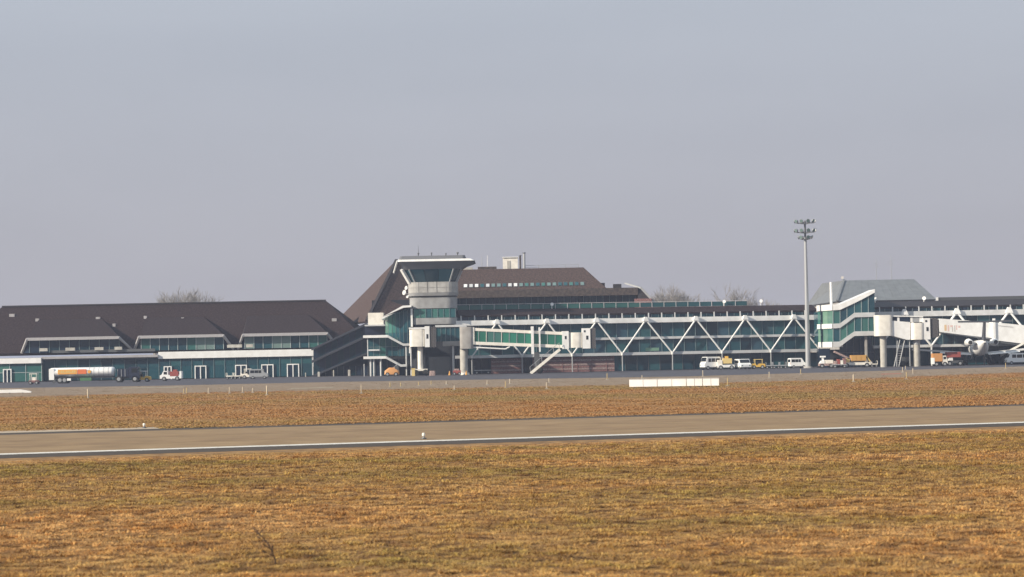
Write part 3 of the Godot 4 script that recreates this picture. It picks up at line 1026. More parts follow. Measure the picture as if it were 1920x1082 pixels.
# ------------------------------------------------------------------ glass stair tower with white bands
func glass_stair_tower() -> void:
	org = Vector3.ZERO
	var t := thing("glass_stair_tower", "green glass stair tower banded in white beside the tall floodlight mast", "building", Vector3(49.38, 0, -330))
	var b1t := [Vector3(49.61, 9.79, -330.00), Vector3(50.69, 9.81, -330.00), Vector3(51.77, 10.24, -330.00), Vector3(52.94, 10.71, -330.00), Vector3(54.02, 11.15, -330.00), Vector3(55.11, 11.58, -330.00), Vector3(56.11, 12.02, -330.00)]
	var b1b := [Vector3(49.59, 8.88, -330.00), Vector3(50.67, 8.94, -330.00), Vector3(51.75, 9.42, -330.00), Vector3(52.92, 9.93, -330.00), Vector3(54.00, 10.45, -330.00), Vector3(55.09, 11.00, -330.00), Vector3(56.09, 11.52, -330.00)]
	var b2t := [Vector3(49.54, 6.82, -330.00), Vector3(50.62, 6.84, -330.00), Vector3(51.71, 7.60, -330.00), Vector3(52.88, 8.45, -330.00), Vector3(53.96, 8.45, -330.00), Vector3(55.03, 8.45, -330.00), Vector3(56.02, 8.45, -330.00)]
	var b2b := [Vector3(49.53, 6.08, -330.00), Vector3(50.60, 6.14, -330.00), Vector3(51.69, 6.90, -330.00), Vector3(52.87, 7.74, -330.00), Vector3(53.94, 7.75, -330.00), Vector3(55.01, 7.75, -330.00), Vector3(56.00, 7.77, -330.00)]
	var b3t := [Vector3(49.48, 4.02, -330.00), Vector3(50.55, 4.04, -330.00), Vector3(51.64, 4.80, -330.00), Vector3(52.81, 5.56, -330.00), Vector3(53.89, 5.56, -330.00), Vector3(54.96, 5.56, -330.00), Vector3(55.95, 5.56, -330.00)]
	var b3b := [Vector3(49.46, 3.19, -330.00), Vector3(50.53, 3.25, -330.00), Vector3(51.62, 4.06, -330.00), Vector3(52.80, 4.86, -330.00), Vector3(53.87, 4.86, -330.00), Vector3(54.94, 4.87, -330.00), Vector3(55.93, 4.88, -330.00)]
	var back := Vector3(0, 0, -6)
	var fore := Vector3(0, 0, 0.25)
	var st: SurfaceTool
	# slanting front: bands and panes
	var names := ["roof", "band", "band"]
	var sets := [[b1t, b1b], [b2t, b2b], [b3t, b3b]]
	for k in 3:
		st = begin()
		for i in 6:
			plate(st, [sets[k][1][i] + fore, sets[k][1][i + 1] + fore, sets[k][0][i + 1] + fore, sets[k][0][i] + fore], Vector3(0, 0, -6.0 if k == 0 else -2.5))
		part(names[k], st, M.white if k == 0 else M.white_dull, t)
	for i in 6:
		for r in [[b2t, b1b, ["glass_sea", "glass_deep2", "glass_teal", "glass_teal2", "glass_teal", "glass_deep2"][i]], [b3t, b2b, ["glass_teal", "glass_sea2", "glass_sea", "glass_teal2", "glass_sea", "glass_sea"][i]]]:
			st = begin()
			var g := Vector3(0.02, 0, 0)
			plate(st, [r[0][i] + g, r[0][i + 1] - g, r[1][i + 1] - g, r[1][i] + g], Vector3(0, 0, -0.08))
			part("pane", st, M[r[2]], t)
			st = begin()
			beam(st, r[0][i] + Vector3(0, 0, 0.04), r[1][i] + Vector3(0, 0, 0.04), 0.07, 0.07)
			part("mullion", st, M.mullion_pale, t)
	# sunlit facet on the left: sunlight put into whiter bands and brighter panes
	var fl := [Vector3(48.08, 9.87, -336.00), Vector3(48.06, 8.94, -336.00), Vector3(48.09, 6.93, -336.00), Vector3(48.08, 6.17, -336.00), Vector3(48.20, 4.07, -336.00), Vector3(48.18, 3.23, -336.00)]
	var fr := [b1t[0], b1b[0], b2t[0], b2b[0], b3t[0], b3b[0]]
	var inward := Vector3(2.0, 0, -2.0)
	var out := Vector3(-0.2, 0, 0.2)
	for k in [0, 2, 4]:
		var l0 := Vector3(fl[k].x, fr[k].y, fl[k].z)
		var l1 := Vector3(fl[k].x, fr[k + 1].y, fl[k].z)
		st = begin()
		plate(st, [l0 + out, fr[k] + out, fr[k + 1] + out, l1 + out], inward)
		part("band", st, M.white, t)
	for k in [1, 3]:
		for c in 3:
			var u0 := c / 3.0
			var u1 := (c + 0.96) / 3.0
			var hi0: Vector3 = Vector3(fl[k].x, fr[k].y, fl[k].z)
			var lo0: Vector3 = Vector3(fl[k].x, fr[k + 1].y, fl[k].z)
			st = begin()
			plate(st, [lo0.lerp(fr[k + 1], u0), lo0.lerp(fr[k + 1], u1), hi0.lerp(fr[k], u1), hi0.lerp(fr[k], u0)], Vector3(0.06, 0, -0.06))
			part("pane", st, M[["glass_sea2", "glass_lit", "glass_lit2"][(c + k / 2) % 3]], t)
	st = begin()
	box(st, 48.30, 56.89, 7.39 - 3.6, 7.39 + 1.4, -342, -334)
	part("stair_core", st, M.glass_teal, t)
	st = begin()
	box(st, 48.64, 57.06, 0.05, 2.79, -342, -336)
	part("wall", st, M.recess, t)
	glaze(t, 51.11, 56.53, 0.05, 4.55, -334.0, 5, 2, ["glass_slate", "glass_deep", "glass_slate"], M.steel_dark, 0.07)
	st = begin()
	box(st, 54.49, 54.82, 0, b3b[5].y, -330.9, -330.4)
	part("column", st, M.concrete, t)
	st = begin()
	box(st, 47.62, 49.44, 0, b3b[0].y - 0.2, -334.5, -333)
	part("column", st, M.glass_slate, t)
	st = begin()
	tube(st, Vector3(49.80, b1t[0].y - 0.1, -333), Vector3(49.80, 13.35, -333), 0.21, 0.19, 14)
	part("chimney_pole", st, M.white, t)

# ------------------------------------------------------------------ grey hipped hall far behind
func grey_hall() -> void:
	org = Vector3.ZERO
	var t := thing("grey_roofed_hall", "hall with a pale grey hipped metal roof rising behind the glass stair tower", "building", Vector3(69.34, 0, -410))
	var yr: float = 16.08
	var ye: float = 11.77
	var a := Vector3(64.69, yr, -415)
	var a2 := Vector3(62.79, yr, -432)
	var b := Vector3(78.28, yr, -415)
	var c := Vector3(79.56, ye, -400)
	var d := Vector3(60.96, ye, -400)
	var e := Vector3(60.66, ye, -440)
	var st := begin()
	for i in 12:
		var u0 := i / 12.0
		var u1 := (i + 0.985) / 12.0
		st = begin()
		plate(st, [a.lerp(b, u0), a.lerp(b, u1), d.lerp(c, u1), d.lerp(c, u0)], Vector3(0, -0.2, -0.2))
		part("roof_sheet", st, M.roof_grey, t)
	st = begin()
	plate(st, [a, d, e, a2], Vector3(0.2, -0.2, 0))
	part("roof_hip", st, M.roof_grey, t)
	st = begin()
	plate(st, [b, c, Vector3(c.x + 6, ye, -440), Vector3(b.x, yr, -432)], Vector3(-0.2, -0.2, 0))
	part("roof_hip", st, M.roof_grey, t)
	st = begin()
	plate(st, [a, b, Vector3(b.x, yr, -432), a2], Vector3(0, -0.2, 0))
	part("roof_flat", st, M.roof_grey, t)
	st = begin()
	box(st, d.x + 0.3, c.x - 0.3, 0, ye, -438, -401)
	part("wall", st, M.concrete, t)
	st = begin()
	beam(st, a + Vector3(0, 0.1, 0), d + Vector3(0, 0.1, 0), 0.4, 0.25)
	part("hip_cap", st, M.roof_grey, t)
	for f in [[71.83, 4.4, "thin radio mast on the grey hall roof, left of two"], [74.77, 4.9, "taller thin radio mast on the grey hall roof, right of two"]]:
		org = Vector3(f[0], yr, -420)
		var ae := thing("radio_mast", f[2], "aerial", org, 0.0, "radio masts on the grey roof")
		st = begin()
		tube(st, org, org + Vector3(0, f[1], 0), 0.07, 0.03, 6)
		part("mast", st, M.steel, ae)
		st = begin()
		for k in 3:
			box(st, f[0] - 0.6, f[0] + 0.6, yr + f[1] * 0.62 + k * 0.35, yr + f[1] * 0.62 + k * 0.35 + 0.04, -420.03, -419.97)
		part("cross_bar", st, M.steel, ae)
	org = Vector3(64.39, yr, -415)
	st = begin()
	loft(st, [circle(org + Vector3(0, 0.5, 0), Vector3(-0.5, 0.3, 1), 0.12, 12), circle(org + Vector3(0, 0.5, 0) + Vector3(-0.08, 0.05, 0.18), Vector3(-0.5, 0.3, 1), 0.3, 12)])
	tube(st, org, org + Vector3(0, 0.5, -0.02), 0.05, 0.05, 6)
	whole("dish_aerial", st, M.concrete, "small pale dish aerial on the ridge corner of the grey hall", "dish aerial")

# ------------------------------------------------------------------ eastern arm of the concourse
func east_concourse() -> void:
	org = Vector3.ZERO
	var z := -334.0
	var t := thing("east_concourse", "glazed concourse arm running right from the glass stair tower behind the airliner", "building", Vector3(69.84, 0, z))
	var x0: float = 56.25
	var x1: float = 114.99
	var y_pt: float = 10.65
	var y_top: float = 10.23
	var y_br: float = 9.32
	var y_b1: float = 8.56
	var y_b0: float = 7.73
	var y_m: float = 5.48
	var y_l1: float = 3.31
	var y_l0: float = 2.89
	var st := begin()
	box(st, x0, x1, 0.0, y_b1, z - 14, z - 2.2)
	part("wall", st, M.recess, t)
	st = begin()
	plate(st, [Vector3(x0, y_top, z - 3.5), Vector3(x1, y_top, z - 3.5), Vector3(x1, y_br, z - 0.4), Vector3(x0, y_br, z - 0.4)], Vector3(0, -0.25, -0.2))
	part("roof", st, M.roof_dark, t)
	st = begin()
	box(st, x0, x1, y_top - 0.3, y_top, z - 14, z - 3.45)
	part("roof_flat", st, M.roof_dark, t)
	st = begin()
	box(st, 67.32, x1, y_top, y_pt + 0.1, z - 4.4, z - 4.0)
	part("parapet", st, M.steel_dark, t)
	st = begin()
	box(st, 67.15, 67.48, y_top, y_pt + 0.12, z - 4.0, z - 3.8)
	part("parapet_post", st, M.white, t)
	for p in [57.35, 65.03]:
		st = begin()
		loft(st, [circle(Vector3(p, y_top + 0.4, z - 3.0), Vector3(-0.4, 0.2, 1), 0.12, 10), circle(Vector3(p, y_top + 0.4, z - 2.8), Vector3(-0.4, 0.2, 1), 0.3, 10)])
		box(st, p - 0.05, p + 0.05, y_top - 0.4, y_top + 0.4, z - 3.1, z - 3.0)
		part("roof_floodlight", st, M.white, t)
	glaze(t, x0, x1, y_b1, y_br - 0.05, z - 0.75, 54, 1, ["glass_deep", "glass_slate", "glass_deep2", "glass_teal"], M.mullion, 0.06)
	for i in 28:
		var sx: float = 57.54 + i * 2.05
		piece("strut", Vector3(sx, (y_b1 + y_br) / 2, z - 0.35), Vector3(0.16, y_br - y_b1, 0.16), M.white_dull, t)
	glaze(t, x0, x1, y_m, y_b0, z, 32, 1, ["glass_deep2", "glass_teal", "glass_teal2", "glass_deep"], M.mullion, 0.08)
	glaze(t, x0, x1, y_l1, y_m - 0.3, z, 32, 1, ["glass_deep", "glass_slate", "glass_deep2"], M.mullion, 0.08)
	glaze(t, x0, x1, 0.05, y_l0, z - 2.0, 32, 1, ["glass_deep2", "glass_deep", "glass_teal"], M.steel_dark, 0.08)
	for b in [["top_beam", y_b0, y_b1, 0.75], ["middle_beam", y_m - 0.3, y_m, 0.4], ["bottom_beam", y_l0, y_l1, 0.7]]:
		st = begin()
		box(st, x0, x1, b[1], b[2], z - 0.3, z + b[3])
		part(b[0], st, M.white_dull if b[0] != "middle_beam" else M.steel_dark, t)
	var tops := [61.19, 69.35, 77.51, 85.66, 93.82, 101.97, 110.13]
	var half: float = (tops[1] - tops[0]) / 2
	for k in 7:
		var a := Vector3(tops[k], y_b1 + 0.05, z + 1.1)
		for s in [-1, 1]:
			st = begin()
			tube(st, a + Vector3(0, -0.3, 0), Vector3(tops[k] + s * half, (y_l0 + y_l1) / 2, z + 1.1), 0.17, 0.17, 10)
			part("truss_diagonal", st, M.white, t)
		st = begin()
		plate(st, [a + Vector3(-0.6, -0.6, 0.25), a + Vector3(0.6, -0.6, 0.25), a + Vector3(0.2, 0.3, 0.25), a + Vector3(-0.2, 0.3, 0.25)], Vector3(0, 0, -0.7))
		part("truss_node", st, M.white, t)
		st = begin()
		tube(st, Vector3(tops[k] + half, 0, z + 1.1), Vector3(tops[k] + half, y_l0, z + 1.1), 0.15, 0.15, 10)
		part("column", st, M.white_dull, t)

# ------------------------------------------------------------------ passenger boarding bridges
func jet_bridges() -> void:
	var st: SurfaceTool
	# 1: the short one seen end on, left
	org = Vector3.ZERO
	var z := -330.0
	var a := thing("boarding_bridge", "short cream boarding bridge head on a wheeled leg in front of the control tower", "boarding bridge", Vector3(-14.10, 0, z), 0.0, "passenger boarding bridges")
	var y0: float = 4.50
	var y1: float = 7.38
	var xa: float = -15.97
	var xb: float = -13.58
	var xc: float = -12.84
	var cx := (xa + xb) / 2
	st = begin()
	loft(st, [level_ring(Vector3(cx, y0, z), (xb - xa) / 2, 1.3, 0.55, 5), level_ring(Vector3(cx, y1 - 0.15, z), (xb - xa) / 2, 1.3, 0.55, 5)])
	part("cab_drum", st, M.cream, a)
	st = begin()
	box(st, xa - 0.05, xb, y1 - 0.15, y1 + 0.08, z - 1.4, z + 1.35)
	part("cab_roof", st, M.white, a)
	st = begin()
	box(st, xb, xc, y0 - 0.1, y1 + 0.25, z - 1.5, z + 1.4)
	var cf := part("cab_front", st, M.white, a)
	st = begin()
	box(st, xb + 0.25, xb + 0.55, y0 + 1.2, y0 + 1.9, z + 1.4, z + 1.43)
	part("window", st, M.car_glass, cf)
	for i in 4:
		piece("bellows_fold", Vector3(xc + 0.13 + i * 0.24, (y0 + y1) / 2, z - 0.05), Vector3(0.2, y1 - y0 + (0.2 if i % 2 else 0.4), 2.7), M.bellows, a)
	st = begin()
	tube(st, Vector3(cx + 0.4, 1.0, z), Vector3(cx + 0.4, y0, z), 0.42, 0.42, 14)
	part("leg", st, M.cream, a)
	st = begin()
	box(st, cx - 1.3, cx - 1.05, y0 - 1.0, y0, z + 0.3, z + 0.6)
	part("hanger", st, M.white, a)
	st = begin()
	box(st, cx - 0.5, cx + 1.5, 0.75, 1.05, z - 0.7, z + 0.7)
	part("axle_beam", st, M.cream, a)
	for s in [-0.35, 1.2]:
		st = begin()
		tube(st, Vector3(cx + s, 0.48, z - 0.8), Vector3(cx + s, 0.48, z + 0.85), 0.48, 0.48, 16)
		part("wheel", st, M.rubber, a)
	# glazed gangway from the concourse to the rotunda
	st = begin()
	box(st, -10.98, -8.31, y0 - 0.0, y0 + 0.75, -336, -332.6)
	part("gangway_floor", st, M.concrete, a)
	glaze(a, -11.96, -8.30, y0 + 0.75, y1 + 0.1, -332.8, 5, 1, ["glass_teal", "glass_deep2", "glass_teal2"], M.mullion, 0.08)
	st = begin()
	box(st, -12.10, -7.19, y1 + 0.1, y1 + 0.42, -336, -332.5)
	part("gangway_roof", st, M.white_dull, a)
	st = begin()
	tube(st, Vector3(-9.37, 0, -333), Vector3(-9.37, y0, -333), 0.17, 0.17, 10)
	part("post", st, M.white_dull, a)
	# 2: long bridge with green glass
	org = Vector3.ZERO
	z = -329.0
	var b := thing("boarding_bridge", "long boarding bridge with green glass walls and cream cab, carried on a round column", "boarding bridge", Vector3(-7.65, 0, z), 0.0, "passenger boarding bridges")
	var xr: float = -7.62
	st = begin()
	tube(st, Vector3(xr, 0, z), Vector3(xr, 3.95, z), 0.6, 0.6, 18)
	part("column", st, M.concrete_pale, b)
	st = begin()
	tube(st, Vector3(xr, 0, z), Vector3(xr, 0.35, z), 0.85, 0.8, 18)
	part("column_base", st, M.cream, b)
	st = begin()
	loft(st, [level_ring(Vector3(xr + 0.5, 4.03, z), 1.05, 1.3, 0.5, 4), level_ring(Vector3(xr + 0.5, 7.40, z), 1.05, 1.3, 0.5, 4)])
	part("rotunda", st, M.concrete, b)
	# tunnel: outline at left and right end
	var la := Vector3(-6.43, 7.25, -328.00)
	var lb := Vector3(-6.48, 4.67, -328.00)
	var ra := Vector3(7.66, 6.32, -328.00)
	var rb := Vector3(7.61, 3.87, -328.00)
	var dep := Vector3(0, 0, -2.6)
	var topw := 0.55
	var loww := 0.62
	st = begin()
	plate(st, [la, ra, ra + Vector3(0, -topw + 0.1, 0), la + Vector3(0, -topw + 0.1, 0)], dep)
	part("tunnel_roof", st, M.cream, b)
	st = begin()
	plate(st, [lb + Vector3(0, loww - 0.15, 0), rb + Vector3(0, loww - 0.15, 0), rb, lb], dep)
	part("tunnel_floor", st, M.cream, b)
	var nq := 12
	for i in nq:
		var u0 := float(i) / nq + 0.004
		var u1 := float(i + 1) / nq - 0.004
		var q0 := lb.lerp(rb, u0) + Vector3(0, loww - 0.15, -0.12)
		var q1 := lb.lerp(rb, u1) + Vector3(0, loww - 0.15, -0.12)
		var q2 := la.lerp(ra, u1) + Vector3(0, -topw + 0.1, -0.12)
		var q3 := la.lerp(ra, u0) + Vector3(0, -topw + 0.1, -0.12)
		st = begin()
		plate(st, [q0, q1, q2, q3], Vector3(0, 0, -0.06))
		part("pane", st, M[["glass_jade", "glass_jade", "glass_sea2", "glass_sea2", "glass_jade2", "glass_jade2", "glass_jade", "glass_jade2", "glass_jade", "glass_jade2", "glass_jade", "glass_jade"][i]], b)
		if i > 0:
			st = begin()
			beam(st, q0 + Vector3(-0.05, 0, 0.04), q3 + Vector3(-0.05, 0, 0.04), 0.14 if i in [2, 4] else 0.07, 0.08)
			part("mullion", st, M.cream if i in [2, 4] else M.mullion_pale, b)
	st = begin()
	plate(st, [la.lerp(ra, 0.0) + dep * 0.97, la.lerp(ra, 1.0) + dep * 0.97, rb + dep * 0.97, lb + dep * 0.97], Vector3(0, 0, -0.04))
	part("far_wall", st, M.glass_jade, b)
	st = begin()
	box(st, la.x - 0.1, la.x + 0.5, lb.y, la.y + 0.05, -330.6, -327.9)
	part("end_frame", st, M.cream, b)
	# lifting frame round the tunnel
	for q in [[998.5, 612.0, 664.0, 0.42], [1012.0, 614.0, 660.0, 0.24]]:
		var x: float = lerpf(-5.07, 11.30, (q[0] - 900.0) / 200.0)
		var ya: float = 4.98 + (640.0 - q[1]) * 0.0819
		var yb: float = 4.98 + (640.0 - q[2]) * 0.0819
		st = begin()
		box(st, x - q[3] / 2, x + q[3] / 2, yb, ya, -327.95, -327.6)
		part("lift_column", st, M.white, b)
		st = begin()
		box(st, x - q[3] / 2, x + q[3] / 2, yb, ya, -331.2, -330.85)
		part("lift_column", st, M.white, b)
	st = begin()
	tube(st, Vector3(-6.73, 4.27, -328.20), Vector3(-1.16, 3.87, -328.20), 0.12, 0.12, 8)
	tube(st, Vector3(-1.16, 3.87, -328.20), Vector3(-0.50, 4.23, -328.20), 0.12, 0.12, 8)
	part("cable_tray", st, M.white, b)
	# drive leg with wheels
	st = begin()
	box(st, 3.23, 4.05, 0.7, 3.33, -330, -329)
	part("leg", st, M.steel_dark, b)
	for s in [3.05, 4.04]:
		st = begin()
		tube(st, Vector3(s, 0.5, -330.2), Vector3(s, 0.5, -328.8), 0.5, 0.5, 16)
		part("wheel", st, M.rubber, b)
	# head: panel, drum, front, bellows
	st = begin()
	box(st, 7.55, 8.57, 3.70, 6.44, -331, -327.7)
	var pn := part("cab_panel", st, M.white, b)
	st = begin()
	box(st, 7.96, 8.21, 5.21, 5.70, -327.7, -327.66)
	part("window", st, M.car_glass, pn)
	st = begin()
	var dc: float = 9.63
	loft(st, [level_ring(Vector3(dc, 3.87, -329.3), 1.12, 1.5, 0.75, 7), level_ring(Vector3(dc, 6.21, -329.3), 1.12, 1.5, 0.75, 7)])
	part("cab_drum", st, M.cream, b)
	st = begin()
	box(st, 10.66, 11.89, 3.72, 6.83, -331, -327.8)
	var fr := part("cab_front", st, M.white, b)
	for q in [[1101.0, 633.0, 0.32, 0.6], [1096.5, 621.0, 0.25, 0.3]]:
		var wx: float = lerpf(3.14, 11.32, (q[0] - 1000.0) / 100.0)
		var wy: float = 5.39 + (633.0 - q[1]) * 0.082
		st = begin()
		box(st, wx - q[2] / 2, wx + q[2] / 2, wy - q[3] / 2, wy + q[3] / 2, -327.8, -327.76)
		part("window", st, M.car_glass, fr)
	for i in 4:
		piece("bellows_fold", Vector3(12.06 + i * 0.19, 5.26, -329.4), Vector3(0.17, 3.0 + (0.2 if i % 2 else 0.0), 2.9), M.bellows, b)
	# service stair down to the apron
	var s0 := Vector3(7.18, 3.67, -327.30)
	var s1 := Vector3(2.61, 0.05, -327.3)
	for k in 2:
		st = begin()
		beam(st, s0 + Vector3(0, 0, -1.0 * k), s1 + Vector3(0, 0, -1.0 * k), 0.08, 0.42)
		part("stair_stringer", st, M.cream, b)
	for i in 15:
		var q := s0.lerp(s1, (i + 0.5) / 15.0)
		piece("tread", q + Vector3(0, 0, -0.5), Vector3(0.3, 0.05, 0.9), M.steel, b)
	for k in 2:
		st = begin()
		beam(st, s0 + Vector3(-0.1, 1.0, -1.0 * k), s1 + Vector3(-0.1, 1.0, -1.0 * k), 0.06, 0.06)
		for i in 6:
			var q := s0.lerp(s1, i / 5.0) + Vector3(0, 0, -1.0 * k)
			tube(st, q, q + Vector3(-0.1, 1.0, 0), 0.03, 0.03, 5)
		part("hand_rail", st, M.steel, b)
	# 3: white bridge right of the stair tower
	org = Vector3.ZERO
	z = -325.0
	var c := thing("boarding_bridge", "white boarding bridge on two round columns right of the glass stair tower", "boarding bridge", Vector3(59.03, 0, z), 0.0, "passenger boarding bridges")
	for q in [[56.37, 4.99], [61.44, 4.00]]:
		st = begin()
		tube(st, Vector3(q[0], 0, z), Vector3(q[0], q[1], z), 0.5, 0.5, 18)
		part("column", st, M.concrete_pale, c)
	st = begin()
	tube(st, Vector3(61.44, 3.36, z), Vector3(61.44, 4.00, z), 0.55, 0.55, 18)
	part("column_collar", st, M.steel, c)
	st = begin()
	loft(st, [level_ring(Vector3(56.42, 4.75, z), 1.3, 1.35, 0.6, 5), level_ring(Vector3(56.42, 7.92, z), 1.3, 1.35, 0.6, 5)])
	part("rotunda", st, M.cream, c)
	st = begin()
	plate(st, [Vector3(57.24, 7.08, -324.00), Vector3(60.39, 6.77, -324.00), Vector3(60.32, 4.10, -324.00), Vector3(59.76, 4.11, -324.00), Vector3(57.18, 4.89, -324.00)], Vector3(0, 0, -2.6))
	part("tunnel", st, M.white, c)
	st = begin()
	plate(st, [Vector3(57.26, 7.85, -324.00), Vector3(62.36, 7.67, -324.00), Vector3(62.35, 7.51, -324.00), Vector3(57.25, 7.68, -324.00)], Vector3(0, 0, -2.6))
	part("roof", st, M.white, c)
	for q in [["window", 1674.0, 1682.0, "glass_slate"], ["panel", 1682.5, 1686.5, "white"], ["window", 1687.0, 1706.0, "glass_slate"], ["panel", 1707.0, 1711.0, "white"], ["shutter", 1711.0, 1724.0, "steel"], ["panel", 1724.0, 1731.0, "white"]]:
		var x0: float = lerpf(51.77, 67.98, (q[1] - 1600.0) / 200.0)
		var x1: float = lerpf(51.77, 67.98, (q[2] - 1600.0) / 200.0)
		st = begin()
		box(st, x0, x1, 6.78, 7.59, -326.4, -324.2)
		part(q[0], st, M[q[3]], c)
	st = begin()
	loft(st, [level_ring(Vector3(61.48, 4.09, z), 1.08, 1.4, 0.7, 6), level_ring(Vector3(61.48, 6.64, z), 1.08, 1.4, 0.7, 6)])
	part("cab_drum", st, M.cream, c)
	st = begin()
	box(st, 62.30, 63.35, 4.09, 7.33, -327, -323.8)
	var cfr := part("cab_front", st, M.white, c)
	for q in [[1739.0, 617.0, 0.32, 0.6], [1737.0, 602.0, 0.28, 0.3]]:
		var wx: float = lerpf(59.76, 67.84, (q[0] - 1700.0) / 100.0)
		var wy: float = 5.67 + (617.0 - q[1]) * 0.081
		st = begin()
		box(st, wx - q[2] / 2, wx + q[2] / 2, wy - q[3] / 2, wy + q[3] / 2, -323.8, -323.76)
		part("window", st, M.car_glass, cfr)
	for i in 5:
		piece("bellows_fold", Vector3(63.68 + i * 0.2, 5.83, -325.4), Vector3(0.17, 2.8 + (0.2 if i % 2 else 0.0), 2.8), M.bellows, c)
	piece("bellows_mouth", Vector3(63.68 + 1.02, 5.83, -325.4), Vector3(0.1, 2.6, 2.5), M.rubber, c)
	# scaffold stair under the tunnel
	st = begin()
	for q in [[1688.0, 637.0, 1676.0, 685.0], [1697.0, 637.0, 1685.0, 685.0], [1683.0, 640.0, 1681.0, 685.0], [1706.0, 640.0, 1706.0, 685.0]]:
		var p0 := Vector3(lerpf(51.70, 67.91, (q[0] - 1600.0) / 200.0), 4.13, -324.5)
		var p1 := Vector3(lerpf(51.70, 67.91, (q[2] - 1600.0) / 200.0), 0.05, -324.5)
		tube(st, p0, p1, 0.08, 0.08, 6)
	part("stair_frame", st, M.steel, c)
	for i in 10:
		piece("tread", Vector3(lerpf(58.23, 59.37, i / 9.0), 0.3 + i * 0.35, -325.0), Vector3(0.6, 0.06, 0.9), M.steel, c)
	st = begin()
	box(st, 59.23, 60.69, 0.6, 1.5, -327, -326)
	part("drive_unit", st, M.steel_dark, c)
	for s in [59.45, 60.43]:
		st = begin()
		tube(st, Vector3(s, 0.45, -327), Vector3(s, 0.45, -325.6), 0.45, 0.45, 14)
		part("wheel", st, M.rubber, c)
	# 4: long white bridge behind the airliner
	org = Vector3.ZERO
	var d := thing("boarding_bridge", "long white telescopic boarding bridge behind the tail of the airliner", "boarding bridge", Vector3(77.48, 0, -331), 0.0, "passenger boarding bridges")
	st = begin()
	plate(st, [Vector3(66.24, 7.29, -330.50), Vector3(70.53, 6.92, -330.50), Vector3(74.73, 6.38, -330.50), Vector3(74.67, 4.07, -330.50), Vector3(70.47, 4.61, -330.50), Vector3(66.19, 5.22, -330.50), Vector3(65.83, 5.77, -330.50), Vector3(65.81, 6.76, -330.50)], Vector3(0, 0, -2.5))
	var tun := part("inner_tunnel", st, M.white, d)
	st = begin()
	plate(st, [Vector3(74.29, 6.59, -330.00), Vector3(84.82, 5.32, -330.00), Vector3(84.74, 2.35, -330.00), Vector3(74.22, 3.83, -330.00)], Vector3(0, 0, -3.0))
	part("outer_tunnel", st, M.white, d)
	st = begin()
	plate(st, [Vector3(66.23, 5.18, -330.70), Vector3(74.71, 4.03, -330.70), Vector3(74.71, 3.86, -330.70), Vector3(66.47, 5.05, -330.70)], Vector3(0, 0, -2.2))
	part("underside", st, M.steel, d)
	st = begin()
	plate(st, [Vector3(74.26, 3.79, -330.20), Vector3(84.79, 2.31, -330.20), Vector3(84.78, 2.02, -330.20), Vector3(74.25, 3.50, -330.20)], Vector3(0, 0, -2.4))
	part("underside", st, M.steel_dark, d)
	st = begin()
	box(st, 74.23, 74.60, 3.62, 7.16, -330.1, -329.75)
	part("lift_column", st, M.white, d)
	st = begin()
	plate(st, [Vector3(75.09, 6.06, -329.96), Vector3(77.39, 5.77, -329.96), Vector3(77.39, 5.69, -329.96), Vector3(75.09, 5.98, -329.96)], Vector3(0, 0, -0.03))
	part("cable_rail", st, M.trim, d)
	# worn print on the tunnel side
	var k := 0
	for q in [[1771.0, 609.0, 1775.0, 620.0, "print_tan"], [1777.0, 609.5, 1780.0, 621.0, "print_pink"], [1782.0, 610.0, 1787.0, 613.0, "print_pink"], [1785.0, 613.0, 1787.0, 622.0, "print_grey"], [1789.5, 610.0, 1791.5, 622.0, "print_grey"], [1793.0, 610.0, 1795.0, 619.0, "print_pink"], [1797.0, 611.0, 1801.0, 615.0, "print_pink"]]:
		var x0: float = lerpf(60.99, 77.51, (q[0] - 1700.0) / 200.0)
		var x1: float = lerpf(60.99, 77.51, (q[2] - 1700.0) / 200.0)
		var ya: float = 5.81 + (615.0 - q[1]) * 0.0826
		var yb: float = 5.81 + (615.0 - q[3]) * 0.0826
		st = begin()
		box(st, x0, x1, yb, ya, -330.5, -330.49)
		part("worn_print", st, M[q[4]], tun)
		k += 1
	st = begin()
	beam(st, Vector3(79.87, 3.76, -329.50), Vector3(75.20, 1.4, -329.5), 0.1, 0.3)
	part("stair_stringer", st, M.cream, d)
	st = begin()
	loft(st, [level_ring(Vector3(85.54, 2.17, -331.3), 1.5, 1.6, 0.7, 5), level_ring(Vector3(85.54, 5.48, -331.3), 1.5, 1.6, 0.7, 5)])
	part("rotunda", st, M.cream, d)
	st = begin()
	tube(st, Vector3(85.54, 0, -331.3), Vector3(85.54, 2.17, -331.3), 0.55, 0.55, 18)
	part("column", st, M.concrete_pale, d)
	st = begin()
	box(st, 80.80, 81.79, 0, 2.66, -332.5, -331)
	part("leg", st, M.steel, d)
	st = begin()
	tube(st, Vector3(80.78, 0.5, -332.6), Vector3(80.78, 0.5, -330.6), 0.5, 0.5, 14)
	part("wheel", st, M.rubber, d)

